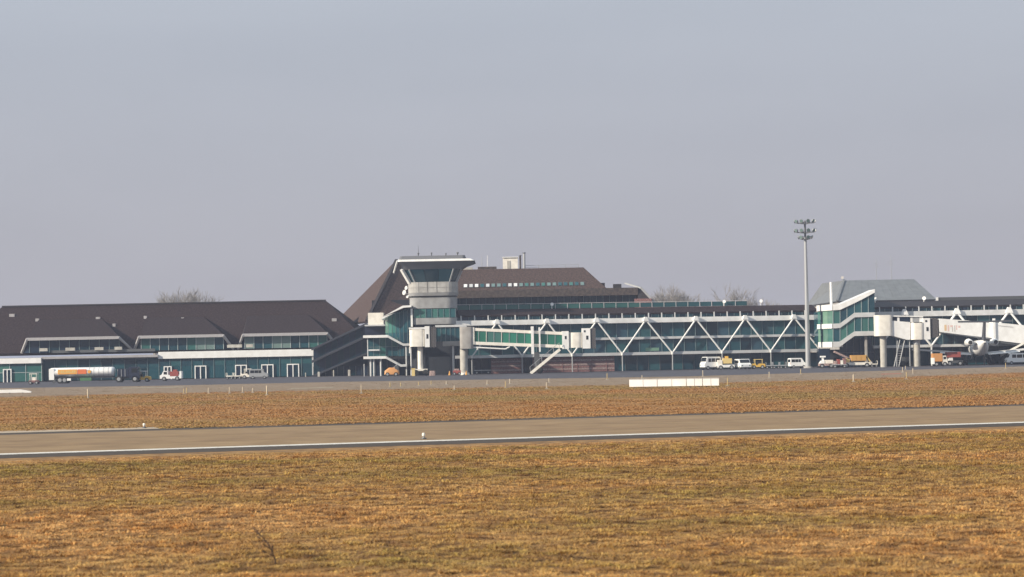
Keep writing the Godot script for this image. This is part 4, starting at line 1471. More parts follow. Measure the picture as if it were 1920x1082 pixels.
# ------------------------------------------------------------------ floodlight mast
func mast() -> void:
	org = Vector3(45.97, 0, -333)
	var t := thing("floodlight_mast", "tall grey floodlight mast with three rings of lamps, left of the glass stair tower", "floodlight mast", org)
	var h: float = 20.35
	var st := begin()
	tube(st, org, org + Vector3(0, h, 0), 0.42, 0.22, 14)
	part("pole", st, M.steel, t)
	st = begin()
	tube(st, org + Vector3(0, h, 0), org + Vector3(0, h + 2.7, 0), 0.16, 0.14, 10)
	part("top_pole", st, M.steel_dark, t)
	st = begin()
	loft(st, [circle(org, Vector3.UP, 0.75, 14), circle(org + Vector3(0, 0.3, 0), Vector3.UP, 0.6, 14)])
	part("base", st, M.concrete, t)
	for r in [[h + 2.6, 1.55, 10], [h + 1.15, 1.6, 10], [h + 0.1, 1.0, 6]]:
		st = begin()
		var n: int = 12
		for i in n:
			beam(st, org + Vector3(cos(TAU * i / n) * r[1] * 0.8, r[0] - 0.3, sin(TAU * i / n) * r[1] * 0.8), org + Vector3(cos(TAU * (i + 1) / n) * r[1] * 0.8, r[0] - 0.3, sin(TAU * (i + 1) / n) * r[1] * 0.8), 0.07, 0.07)
		for i in 4:
			beam(st, org + Vector3(0, r[0] - 0.5, 0), org + Vector3(cos(TAU * i / 4 + 0.4) * r[1] * 0.8, r[0] - 0.3, sin(TAU * i / 4 + 0.4) * r[1] * 0.8), 0.06, 0.06)
		part("ring", st, M.steel_dark, t)
		for i in int(r[2]):
			var a: float = TAU * (i + 0.25) / r[2]
			var dir := Vector3(cos(a), -0.35, sin(a)).normalized()
			var c := org + Vector3(cos(a) * r[1], r[0], sin(a) * r[1])
			st = begin()
			loft(st, [circle(c - dir * 0.2, dir, 0.14, 8), circle(c + dir * 0.05, dir, 0.3, 8), circle(c + dir * 0.14, dir, 0.31, 8)])
			var lamp := part("floodlight", st, M.steel, t)
			st = begin()
			tube(st, c + dir * 0.142, c + dir * 0.155, 0.26, 0.26, 8)
			part("lens", st, M.glass_haze, lamp)

# ------------------------------------------------------------------ airliner seen from behind
func airliner() -> void:
	org = Vector3.ZERO
	var t := thing("airliner", "white twin engined airliner with a high T tail, parked nose to the terminal", "aeroplane", Vector3(72.04, 0, -331), deg_to_rad(83.0))
	var cy := 2.62
	var st := begin()
	var rings := []
	for q in [[-11.6, 0.12, 0.95], [-11.0, 0.32, 0.85], [-9.0, 0.72, 0.5], [-7.0, 1.0, 0.22], [-5.0, 1.16, 0.06], [-3.0, 1.2, 0.0], [8.0, 1.2, 0.0], [11.0, 1.17, 0.0], [13.0, 1.0, -0.08], [14.5, 0.7, -0.22], [15.4, 0.36, -0.36], [15.7, 0.1, -0.42]]:
		rings.append(circle(Vector3(q[0], cy + q[2], 0), Vector3.RIGHT, q[1], 20))
	loft(st, rings)
	part("fuselage", st, M.white, t)
	st = begin()
	hexa(st, [Vector3(-11.4, 3.3, 0.14), Vector3(-7.6, 3.5, 0.16), Vector3(-7.6, 3.5, -0.16), Vector3(-11.4, 3.3, -0.14), Vector3(-12.9, 6.5, 0.1), Vector3(-10.7, 6.5, 0.12), Vector3(-10.7, 6.5, -0.12), Vector3(-12.9, 6.5, -0.1)])
	part("fin", st, M.tail_grey, t)
	for s in [-1.0, 1.0]:
		st = begin()
		plate(st, [Vector3(-10.9, 6.46, 0), Vector3(-13.0, 6.46, 0), Vector3(-13.4, 6.5, s * 3.95), Vector3(-12.3, 6.5, s * 3.95)], Vector3(0, 0.25, 0))
		part("tailplane", st, M.tail_grey, t)  # dark colour stands in for the shaded underside
		st = begin()
		plate(st, [Vector3(2.0, 1.75, s * 0.9), Vector3(-2.8, 1.7, s * 0.9), Vector3(-3.6, 2.45, s * 10.2), Vector3(-2.3, 2.5, s * 10.2)], Vector3(0, 0.22, 0))
		var w := part("wing", st, M.white_dull, t)
		st = begin()
		plate(st, [Vector3(-2.7, 1.74, s * 1.3), Vector3(-3.5, 1.55, s * 1.3), Vector3(-3.6, 1.9, s * 6.0), Vector3(-2.95, 2.1, s * 6.0)], Vector3(0, 0.08, 0))
		part("flap", st, M.white, w)
		# engine on the rear fuselage
		var c := Vector3(0, 3.5, s * 1.9)
		st = begin()
		var er := []
		for q in [[-8.9, 0.34], [-8.5, 0.42], [-7.4, 0.54], [-6.0, 0.6], [-5.0, 0.57], [-4.8, 0.52]]:
			er.append(circle(c + Vector3(q[0], 0, 0), Vector3.RIGHT, q[1], 18))
		loft(st, er)
		var e := part("engine", st, M.van_white, t)
		st = begin()
		tube(st, c + Vector3(-9.05, 0, 0), c + Vector3(-8.7, 0, 0), 0.3, 0.33, 16)
		part("exhaust", st, M.rubber, e)
		st = begin()
		plate(st, [Vector3(-8.0, 3.35, s * 0.7), Vector3(-5.6, 3.35, s * 1.0), Vector3(-5.6, 3.45, s * 1.5), Vector3(-8.0, 3.45, s * 1.5)], Vector3(0, 0.25, 0))
		part("pylon", st, M.white, e)
		# main gear
		st = begin()
		tube(st, Vector3(-0.6, 0.5, s * 2.05), Vector3(-0.6, 1.75, s * 1.7), 0.1, 0.12, 8)
		var g := part("main_gear", st, M.steel, t)
		for k in [-0.22, 0.22]:
			st = begin()
			tube(st, Vector3(-0.6, 0.42, s * 2.05 + k - 0.12), Vector3(-0.6, 0.42, s * 2.05 + k + 0.12), 0.42, 0.42, 14)
			part("wheel", st, M.rubber, g)
		st = begin()
		plate(st, [Vector3(-1.2, 0.9, s * 1.2), Vector3(0.1, 0.9, s * 1.2), Vector3(0.1, 1.6, s * 0.8), Vector3(-1.2, 1.6, s * 0.8)], Vector3(0, 0.02, s * 0.05))
		part("gear_door", st, M.van_white, g)
	st = begin()
	tube(st, Vector3(12.5, 0.35, 0), Vector3(12.5, 1.6, 0), 0.09, 0.1, 8)
	var ng := part("nose_gear", st, M.steel, t)
	st = begin()
	tube(st, Vector3(12.5, 0.35, -0.25), Vector3(12.5, 0.35, 0.25), 0.35, 0.35, 14)
	part("wheel", st, M.rubber, ng)
# ------------------------------------------------------------------ vehicles: x is forward
func wheels(t: Node3D, xs: Array, half: float, r: float) -> void:
	for x in xs:
		for s in [-1.0, 1.0]:
			var st := begin()
			tube(st, Vector3(x, r, s * half - s * 0.22), Vector3(x, r, s * half), r, r, 14)
			var w := part("wheel", st, M.rubber, t)
			st = begin()
			tube(st, Vector3(x, r, s * half), Vector3(x, r, s * (half + 0.02)), r * 0.55, r * 0.5, 12)
			part("rim", st, M.steel, w)

func van(label: String, at: Vector3, turn: float, l: float, h: float, w: float, body: StandardMaterial3D, short_nose := false) -> Node3D:
	var t := thing("van", label, "van", at, turn, "vans on the apron")
	org = Vector3.ZERO
	var nose := 0.93 if short_nose else 0.84
	var pts := PackedVector2Array()
	for q in [[0.0, 0.16], [0.0, 0.9], [0.03, 0.98], [0.1, 1.0], [0.66 if not short_nose else 0.8, 1.0], [0.71 if not short_nose else 0.85, 0.97], [nose, 0.6], [0.985, 0.5], [1.0, 0.4], [1.0, 0.16]]:
		pts.append(Vector2((q[0] - 0.5) * l, q[1] * h))
	var st := begin()
	extrude(st, pts, -w / 2, w / 2)
	part("body", st, body, t)
	for s in [-1.0, 1.0]:
		var xs: Array = [[0.06, 0.27], [0.29, 0.48], [0.5, 0.64]] if not short_nose else [[0.06, 0.32], [0.35, 0.58], [0.61, 0.78]]
		for q in xs:
			st = begin()
			box(st, (q[0] - 0.5) * l, (q[1] - 0.5) * l, h * 0.6, h * 0.88, s * w / 2 - 0.015, s * w / 2 + 0.015)
			part("window", st, M.car_glass, t)
		st = begin()
		box(st, 0.47 * l, 0.502 * l, h * 0.32, h * 0.42, s * w * 0.36 - 0.12, s * w * 0.36 + 0.12)
		part("headlight", st, M.glass_haze, t)
		st = begin()
		box(st, -0.503 * l, -0.495 * l, h * 0.38, h * 0.58, s * w * 0.42 - 0.07, s * w * 0.42 + 0.07)
		part("tail_light", st, M.red, t)
	st = begin()
	var a := Vector3(((0.715 if not short_nose else 0.855) - 0.5) * l, h * 0.94, 0)
	var b := Vector3((nose - 0.008 - 0.5) * l, h * 0.63, 0)
	var off := Vector3(0.03, 0.02, 0)
	plate(st, [a + off + Vector3(0, 0, w * 0.44), a + off - Vector3(0, 0, w * 0.44), b + off - Vector3(0, 0, w * 0.46), b + off + Vector3(0, 0, w * 0.46)], Vector3(-0.04, -0.03, 0))
	part("windscreen", st, M.car_glass, t)
	st = begin()
	box(st, -0.504 * l, -0.49 * l, h * 0.6, h * 0.88, -w * 0.4, w * 0.4)
	part("rear_window", st, M.car_glass, t)
	st = begin()
	box(st, -0.51 * l, 0.51 * l, h * 0.13, h * 0.22, -w / 2 - 0.02, w / 2 + 0.02)
	part("bumper", st, M.steel_dark, t)
	wheels(t, [-0.31 * l, 0.31 * l], w / 2 + 0.01, h * 0.155)
	return t

func vehicles() -> void:
	var st: SurfaceTool
	var t: Node3D
	# refuelling tanker and its tractor
	var at := Vector3(-64.21, 0, -318)
	t = thing("fuel_tanker", "white refuelling tanker with orange and red print along its side", "tanker", at)
	org = Vector3.ZERO
	var l: float = 9.54
	st = begin()
	var rings := []
	for q in [[-0.5, 0.7], [-0.49, 0.95], [-0.45, 1.0], [0.46, 1.0], [0.49, 0.95], [0.5, 0.7]]:
		rings.append(ellipse(Vector3(q[0] * l, 1.62, 0), 0.72 * q[1], 1.15 * q[1], 22))
	loft(st, rings)
	part("tank", st, M.white, t)
	for k in 5:
		var x: float = (0.12 + k * 0.075) * l
		st = begin()
		loft(st, [ellipse(Vector3(x - 0.05, 1.62, 0), 0.75, 1.18, 22), ellipse(Vector3(x + 0.05, 1.62, 0), 0.75, 1.18, 22)])
		part("tank_hoop", st, M.white_dull, t)
	for q in [[-0.36, -0.06, "orange_print"], [-0.05, 0.085, "red_print"]]:
		st = begin()
		box(st, q[0] * l, q[1] * l, 1.36, 2.06, 1.08, 1.2)
		part("print_stripe", st, M[q[2]], t)
	for k in 9:
		st = begin()
		var x: float = (-0.345 + k * 0.03) * l
		box(st, x, x + 0.17, 1.55, 1.88 if k % 3 else 1.72, 1.2, 1.215)
		part("print_letter", st, M.pale_yellow, t)
	st = begin()
	tube(st, Vector3(0.13 * l, 1.68, 1.1), Vector3(0.13 * l, 1.68, 1.22), 0.25, 0.25, 14)
	part("print_disc", st, M.orange_print, t)
	st = begin()
	box(st, -0.5 * l, -0.42 * l, 0.55, 2.2, -1.15, 1.15)
	part("rear_cabinet", st, M.van_white, t)
	st = begin()
	box(st, -0.5 * l, 0.5 * l, 0.72, 0.95, -0.5, 0.5)
	part("chassis", st, M.steel_dark, t)
	st = begin()
	box(st, -0.02 * l, 0.16 * l, 0.35, 0.8, 0.5, 1.15)
	part("side_locker", st, M.green, t)
	st = begin()
	box(st, -0.22 * l, -0.16 * l, 0.4, 0.75, 0.8, 1.16)
	part("hose_box", st, M.van_white, t)
	wheels(t, [-0.33 * l, -0.26 * l], 1.15, 0.5)
	st = begin()
	box(st, -0.44 * l, -0.4 * l, 0.1, 0.75, 1.0, 1.1)
	part("mud_flap", st, M.steel_dark, t)
	# dark blue tractor
	at = Vector3(-57.53, 0, -318.5)
	t = thing("truck_tractor", "dark blue truck tractor coupled in front of the white fuel tanker", "truck", at)
	org = Vector3.ZERO
	st = begin()
	extrude(st, PackedVector2Array([Vector2(0.3, 0.6), Vector2(0.3, 2.25), Vector2(1.6, 2.25), Vector2(1.85, 1.5), Vector2(1.9, 0.6)]), -1.1, 1.1)
	part("cab", st, M.blue_dark, t)
	st = begin()
	box(st, 0.7, 1.55, 1.4, 2.05, 1.09, 1.12)
	part("window", st, M.car_glass, t)
	st = begin()
	plate(st, [Vector3(1.66, 2.1, 1.0), Vector3(1.66, 2.1, -1.0), Vector3(1.88, 1.5, -1.0), Vector3(1.88, 1.5, 1.0)], Vector3(-0.03, -0.02, 0))
	part("windscreen", st, M.car_glass, t)
	st = begin()
	box(st, -1.9, 1.9, 0.5, 0.8, -0.5, 0.5)
	part("chassis", st, M.steel_dark, t)
	st = begin()
	box(st, -1.5, 0.25, 0.82, 2.0, -1.0, 1.0)
	part("pump_housing", st, M.blue_dark, t)
	for k in 3:
		st = begin()
		box(st, -1.4 + k * 0.55, -1.32 + k * 0.55, 0.85, 1.95, 1.0, 1.05)
		part("rib", st, M.steel, t)
	wheels(t, [-1.2, 1.2], 1.1, 0.48)
	# yellow tug with white canopy
	at = Vector3(-55.40, 0, -319)
	t = thing("airport_tug", "yellow airport tug with white canopy right of the dark truck tractor", "tug", at, 0.0, "tugs on the apron")
	org = Vector3.ZERO
	tug(t, M.yellow, M.white, 2.3, 1.55)
	# white pick-up with a red load
	at = Vector3(-52.26, 0, -326)
	t = thing("pickup_truck", "white airport pick-up truck carrying dark red equipment, before the wing's doors", "pick-up truck", at, PI)
	org = Vector3.ZERO
	st = begin()
	extrude(st, PackedVector2Array([Vector2(-1.65, 0.35), Vector2(-1.65, 0.9), Vector2(0.35, 0.9), Vector2(0.45, 1.5), Vector2(1.1, 1.5), Vector2(1.4, 0.95), Vector2(1.65, 0.85), Vector2(1.65, 0.35)]), -0.82, 0.82)
	part("body", st, M.van_white, t)
	st = begin()
	box(st, -1.2, 0.1, 0.72, 1.42, -0.86, 0.86)
	box(st, -0.9, -0.3, 1.42, 1.7, -0.5, 0.5)
	part("equipment", st, M.red, t)
	st = begin()
	box(st, -1.65, -1.35, 0.9, 1.45, -0.8, 0.8)
	part("tail_cabinet", st, M.van_white, t)
	for s in [-1.0, 1.0]:
		st = begin()
		box(st, 0.55, 1.05, 0.98, 1.38, s * 0.82 - 0.012, s * 0.82 + 0.012)
		part("window", st, M.car_glass, t)
	wheels(t, [-1.0, 1.0], 0.83, 0.34)
	# small service cart at far left
	at = Vector3(-70.09, 0, -312)
	t = thing("service_cart", "small pale service cart with a flat canopy near the wing's left end", "cart", at)
	org = Vector3.ZERO
	st = begin()
	box(st, -0.7, 0.7, 0.3, 0.62, -0.5, 0.5)
	part("body", st, M.brick_red, t)
	st = begin()
	box(st, -0.6, 0.55, 1.5, 1.6, -0.55, 0.55)
	part("canopy", st, M.cream, t)
	for s in [-0.5, 0.45]:
		for k in [-0.5, 0.5]:
			st = begin()
			tube(st, Vector3(s, 0.6, k), Vector3(s, 1.5, k), 0.035, 0.035, 6)
			part("canopy_post", st, M.cream, t)
	st = begin()
	box(st, -0.4, 0.3, 0.62, 1.05, -0.4, 0.4)
	part("seat", st, M.cream, t)
	wheels(t, [-0.45, 0.45], 0.52, 0.25)
	# baggage carts and a white tug before the doors of the wing
	for q in [[431.0, "cream low baggage cart at the left end of the short train by the wing"], [446.0, "cream low baggage cart coupled behind the pale tug by the wing"]]:
		at = Vector3(lerpf(-46.71, -38.41, (q[0] - 400.0) / 100.0), 0, -332)
		baggage_cart(q[1], at, 0.0, M.cream, "baggage carts by the wing")
	at = Vector3(-41.23, 0, -332)
	t = thing("airport_tug", "pale cream airport tug pulling two low carts before the wing's doors", "tug", at, 0.0, "tugs on the apron")
	org = Vector3.ZERO
	tug(t, M.cream, M.cream, 1.9, 1.5)
	at = Vector3(-39.46, 0, -331)
	t = van("grey estate car parked beside the pale tug before the wing's doors", at, 0.0, 2.9, 1.5, 1.6, M.steel)
	# orange tug under the stair house
	at = Vector3(-18.75, 0, -329)
	t = thing("airport_tug", "orange domed tow tug under the slanting flight of the stair house", "tug", at, 0.0, "tugs on the apron")
	org = Vector3.ZERO
	st = begin()
	loft(st, [level_ring(Vector3(0, 0.3, 0), 1.15, 0.75, 0.3, 4), level_ring(Vector3(0, 0.85, 0), 1.1, 0.72, 0.3, 4), level_ring(Vector3(0.15, 1.35, 0), 0.6, 0.5, 0.3, 4)])
	part("body", st, M.orange, t)
	st = begin()
	beam(st, Vector3(0.2, 1.3, 0.2), Vector3(1.1, 2.0, 0.2), 0.12, 0.12)
	part("lift_arm", st, M.steel, t)
	st = begin()
	box(st, 0.5, 1.05, 0.4, 1.6, -0.6, 0.6)
	part("driver_stand", st, M.steel_dark, t)
	wheels(t, [-0.65, 0.65], 0.76, 0.32)
	# things at the feet of the short boarding bridge
	at = Vector3(-15.41, 0, -328)
	org = at
	st = begin()
	box(st, at.x - 0.25, at.x + 0.25, 0, 1.1, at.z - 0.2, at.z + 0.2)
	box(st, at.x - 0.32, at.x + 0.32, 1.1, 1.2, at.z - 0.25, at.z + 0.25)
	whole("hydrant_post", st, M.pale_yellow, "yellow hydrant post beside the wheeled leg of the short bridge", "hydrant")
	at = Vector3(-12.46, 0, -328)
	org = at
	st = begin()
	loft(st, [level_ring(at, 0.5, 0.4, 0.15, 4), level_ring(at + Vector3(0, 0.75, 0), 0.42, 0.35, 0.15, 4)])
	whole("cable_drum", st, M.brick_pink, "squat tan ground box right of the wheeled leg of the short bridge", "ground box")
	at = Vector3(-8.67, 0, -327)
	t = thing("tow_cart", "small red tow cart left of the round column under the bridge", "cart", at)
	org = Vector3.ZERO
	st = begin()
	box(st, -0.6, 0.6, 0.28, 0.75, -0.45, 0.45)
	part("body", st, M.red, t)
	st = begin()
	box(st, -0.45, 0.3, 0.75, 1.0, -0.4, 0.4)
	part("load", st, M.brick_pink, t)
	wheels(t, [-0.38, 0.38], 0.47, 0.24)
	# benches of dark crates by the concourse doors
	at = Vector3(-4.85, 0, -334)
	t = thing("luggage_trailer", "dark flat luggage trailer before the dark doors under the long bridge", "trailer", at)
	org = Vector3.ZERO
	st = begin()
	box(st, -1.3, 1.3, 0.55, 0.68, -0.7, 0.7)
	part("deck", st, M.steel, t)
	st = begin()
	box(st, -1.3, -1.22, 0.68, 1.3, -0.7, 0.7)
	part("end_gate", st, M.steel_dark, t)
	wheels(t, [-0.9, 0.9], 0.6, 0.26)
	# vehicles in a row at the right
	van("white minibus leftmost of the vehicles parked in a row before the concourse", Vector3(30.98, 0, -336), PI + 0.35, 2.75, 2.05, 1.9, M.van_white, true)
	at = Vector3(33.31, 0, -335)
	t = thing("loader_truck", "pale yellow high loader truck between the white minibus and small white van", "loader", at, PI)
	org = Vector3.ZERO
	st = begin()
	box(st, -1.3, 1.3, 0.35, 0.75, -0.85, 0.85)
	part("chassis", st, M.white, t)
	st = begin()
	box(st, -0.9, 0.45, 0.95, 1.75, -0.8, 0.8)
	part("platform_box", st, M.pale_yellow, t)
	st = begin()
	beam(st, Vector3(-1.2, 0.8, 0.8), Vector3(0.4, 1.9, 0.8), 0.1, 0.12)
	beam(st, Vector3(0.4, 0.8, 0.8), Vector3(-1.2, 1.5, 0.8), 0.1, 0.12)
	part("scissor_arm", st, M.brick_pink, t)
	st = begin()
	box(st, 0.6, 1.3, 0.75, 1.5, -0.8, 0.8)
	part("cab", st, M.cream, t)
	st = begin()
	box(st, 0.75, 1.2, 1.05, 1.4, 0.79, 0.82)
	part("window", st, M.car_glass, t)
	st = begin()
	box(st, -0.4, 0.1, 1.75, 2.1, -0.3, 0.3)
	part("beacon_box", st, M.yellow, t)
	wheels(t, [-0.85, 0.85], 0.86, 0.34)
	van("small white van seen from the front between the yellow loader and yellow tractor", Vector3(35.99, 0, -335), -PI / 2 + 0.3, 2.6, 1.6, 1.75, M.van_white)
	at = Vector3(38.33, 0, -335)
	t = thing("baggage_tractor", "yellow baggage tractor at the head of empty dollies before the concourse", "tractor", at, PI)
	org = Vector3.ZERO
	tug(t, M.yellow, M.pale_yellow, 2.2, 1.45)
	for q in [[1442.0, "grey empty baggage dolly next to the yellow baggage tractor"], [1455.0, "grey empty baggage dolly in the middle of the dolly train"], [1468.0, "grey empty baggage dolly at the right end of the dolly train"]]:
		at = Vector3(lerpf(36.58, 44.94, (q[0] - 1400.0) / 100.0), 0, -335)
		baggage_cart(q[1], at, 0.0, M.steel, "empty baggage dollies")
	van("white van with a sloping bonnet just left of the floodlight mast", Vector3(44.39, 0, -334), 0.15, 2.6, 1.6, 1.7, M.van_white)
	# passenger step truck and conveyor loader under the glass stair tower
	at = Vector3(48.02, 0, -328)
	t = thing("lavatory_truck", "white service truck with a raised side unit right of the floodlight mast", "truck", at, PI)
	org = Vector3.ZERO
	st = begin()
	box(st, -1.1, 1.1, 0.35, 0.72, -0.8, 0.8)
	part("chassis", st, M.brick_pink, t)
	st = begin()
	extrude(st, PackedVector2Array([Vector2(0.3, 0.72), Vector2(0.3, 1.15), Vector2(0.75, 1.15), Vector2(1.05, 0.72)]), -0.75, 0.75)
	part("cab", st, M.van_white, t)
	st = begin()
	box(st, 0.35, 0.6, 1.15, 1.65, -0.3, 0.3)
	box(st, 0.1, 0.85, 1.65, 1.88, -0.5, 0.5)
	part("lift_unit", st, M.van_white, t)
	st = begin()
	box(st, -1.0, 0.2, 0.72, 1.25, -0.7, 0.7)
	part("tank", st, M.cream, t)
	wheels(t, [-0.7, 0.7], 0.8, 0.34)
	at = Vector3(52.45, 0, -327)
	t = thing("belt_loader", "orange sided conveyor belt loader under the glass stair tower", "belt loader", at)
	org = Vector3.ZERO
	st = begin()
	box(st, -2.2, 2.4, 0.4, 0.8, -0.7, 0.7)
	part("chassis", st, M.cream, t)
	st = begin()
	box(st, -0.8, 1.5, 1.0, 1.9, -0.75, 0.75)
	part("side_panel", st, M.ochre, t)
	for k in 3:
		st = begin()
		box(st, -0.75 + k * 0.76, -0.08 + k * 0.76, 1.08, 1.82, 0.75, 0.79)
		part("panel", st, M.ochre, t)
	st = begin()
	beam(st, Vector3(-3.3, 2.5, 0), Vector3(-0.4, 1.1, 0), 1.0, 0.28)
	part("conveyor", st, M.brick_pink, t)
	st = begin()
	beam(st, Vector3(1.5, 1.9, 0), Vector3(2.1, 0.9, 0), 1.2, 0.15)
	part("ramp", st, M.pale_yellow, t)
	st = begin()
	box(st, -1.6, -1.0, 0.8, 1.5, -0.5, 0.5)
	part("driver_seat", st, M.pale_yellow, t)
	wheels(t, [-1.5, 1.6], 0.71, 0.36)
	at = Vector3(49.77, 0, -326)
	t = thing("luggage_trailer", "trailer of mixed luggage left of the orange belt loader", "trailer", at)
	org = Vector3.ZERO
	st = begin()
	box(st, -1.1, 1.0, 0.45, 0.58, -0.65, 0.65)
	part("deck", st, M.steel, t)
	var bag := 0
	for x in [-0.8, -0.35, 0.1, 0.55]:
		st = begin()
		box(st, x, x + 0.4, 0.58, 0.58 + [0.5, 0.75, 0.6, 0.9][bag], -0.5, 0.5)
		part("suitcase", st, M[["brick_pink", "red", "cream", "brick_red"][bag]], t)
		bag += 1
	wheels(t, [-0.75, 0.7], 0.6, 0.24)
	at = Vector3(55.15, 0, -327)
	baggage_cart("cream baggage dolly between the belt loader and the white bridge column", at, 0.0, M.cream, "baggage carts by the glass stair tower")
	# by the airliner
	at = Vector3(64.27, 0, -322)
	t = thing("catering_truck", "white and orange service truck left of the airliner's wing", "truck", at)
	org = Vector3.ZERO
	st = begin()
	box(st, -1.1, 0.3, 0.75, 1.95, -0.8, 0.8)
	part("box_body", st, M.orange, t)
	st = begin()
	box(st, -1.15, -0.9, 0.35, 1.3, -0.82, 0.82)
	part("tail_lift", st, M.van_white, t)
	st = begin()
	extrude(st, PackedVector2Array([Vector2(0.32, 0.4), Vector2(0.32, 1.6), Vector2(0.85, 1.6), Vector2(1.05, 1.0), Vector2(1.1, 0.4)]), -0.75, 0.75)
	part("cab", st, M.cream, t)
	st = begin()
	box(st, 0.45, 0.85, 1.05, 1.45, 0.74, 0.77)
	part("window", st, M.car_glass, t)
	wheels(t, [-0.6, 0.65], 0.8, 0.34)
	at = Vector3(67.48, 0, -327)
	t = thing("stair_truck", "red and white equipment truck partly behind the airliner's left wing", "truck", at)
	org = Vector3.ZERO
	st = begin()
	box(st, -1.2, 1.2, 0.4, 0.8, -0.8, 0.8)
	part("chassis", st, M.steel_dark, t)
	st = begin()
	box(st, -1.2, 0.9, 1.3, 2.1, -0.8, 0.8)
	part("box_body", st, M.red, t)
	st = begin()
	box(st, -0.9, -0.3, 0.8, 1.3, -0.7, 0.7)
	part("step_unit", st, M.white, t)
	wheels(t, [-0.8, 0.8], 0.8, 0.36)
	van("white van with dark lower sill right of the airliner", Vector3(76.97, 0, -326), PI, 3.6, 1.75, 1.8, M.van_white, true)
	# orange cones by the column of the long bridge
	for q in [[843.0, "small orange traffic cone left of the red tow cart"], [874.5, "small orange traffic cone right of the long bridge's round column"]]:
		org = Vector3(lerpf(-13.28, -5.14, (q[0] - 800.0) / 100.0), 0, -326)
		t = thing("traffic_cone", q[1], "cone", org, 0.0, "traffic cones on the apron")
		st = begin()
		tube(st, org + Vector3(0, 0.04, 0), org + Vector3(0, 0.7, 0), 0.17, 0.04, 12)
		part("cone", st, M.orange_print, t)
		st = begin()
		box(st, org.x - 0.22, org.x + 0.22, 0, 0.04, org.z - 0.22, org.z + 0.22)
		part("base", st, M.rubber, t)

func ellipse(c: Vector3, ry: float, rz: float, n: int) -> Array:
	var out := []
	for i in n:
		var a := -TAU * i / n
		out.append(c + Vector3(0, sin(a) * ry, cos(a) * rz))
	return out

func tug(t: Node3D, body: Material, top: Material, l: float, h: float) -> void:
	var st := begin()
	extrude(st, PackedVector2Array([Vector2(-l / 2, 0.3), Vector2(-l / 2, 0.8), Vector2(-l * 0.08, 0.85), Vector2(0.0, 0.62), Vector2(l * 0.14, 0.62), Vector2(l * 0.18, 0.9), Vector2(l * 0.46, 0.8), Vector2(l / 2, 0.7), Vector2(l / 2, 0.3)]), -0.7, 0.7)
	part("body", st, body, t)
	st = begin()
	box(st, -l * 0.34, l * 0.26, h, h + 0.08, -0.68, 0.68)
	part("canopy", st, top, t)
	for s in [-l * 0.3, l * 0.22]:
		for k in [-0.62, 0.62]:
			st = begin()
			tube(st, Vector3(s, 0.75, k), Vector3(s, h, k), 0.04, 0.04, 6)
			part("canopy_post", st, top, t)
	st = begin()
	box(st, -l * 0.22, 0.0, 0.8, 1.15, -0.5, 0.5)
	part("seat", st, M.rubber, t)
	wheels(t, [-l * 0.3, l * 0.3], 0.72, 0.3)

func baggage_cart(label: String, at: Vector3, turn: float, m: Material, group: String) -> void:
	var t := thing("baggage_cart", label, "baggage cart", at, turn, group)
	org = Vector3.ZERO
	var st := begin()
	box(st, -0.52, 0.52, 0.42, 0.56, -0.7, 0.7)
	part("deck", st, m, t)
	st = begin()
	for s in [-0.5, 0.5]:
		box(st, s - 0.03, s + 0.03, 0.56, 0.95, -0.7, -0.64)
		box(st, s - 0.03, s + 0.03, 0.56, 0.95, 0.64, 0.7)
		box(st, s - 0.03, s + 0.03, 0.95, 1.0, -0.7, 0.7)
	part("end_frame", st, m, t)
	st = begin()
	beam(st, Vector3(0.5, 0.4, 0), Vector3(0.78, 0.35, 0), 0.07, 0.07)
	part("tow_bar", st, M.steel_dark, t)
	wheels(t, [-0.34, 0.34], 0.6, 0.2)

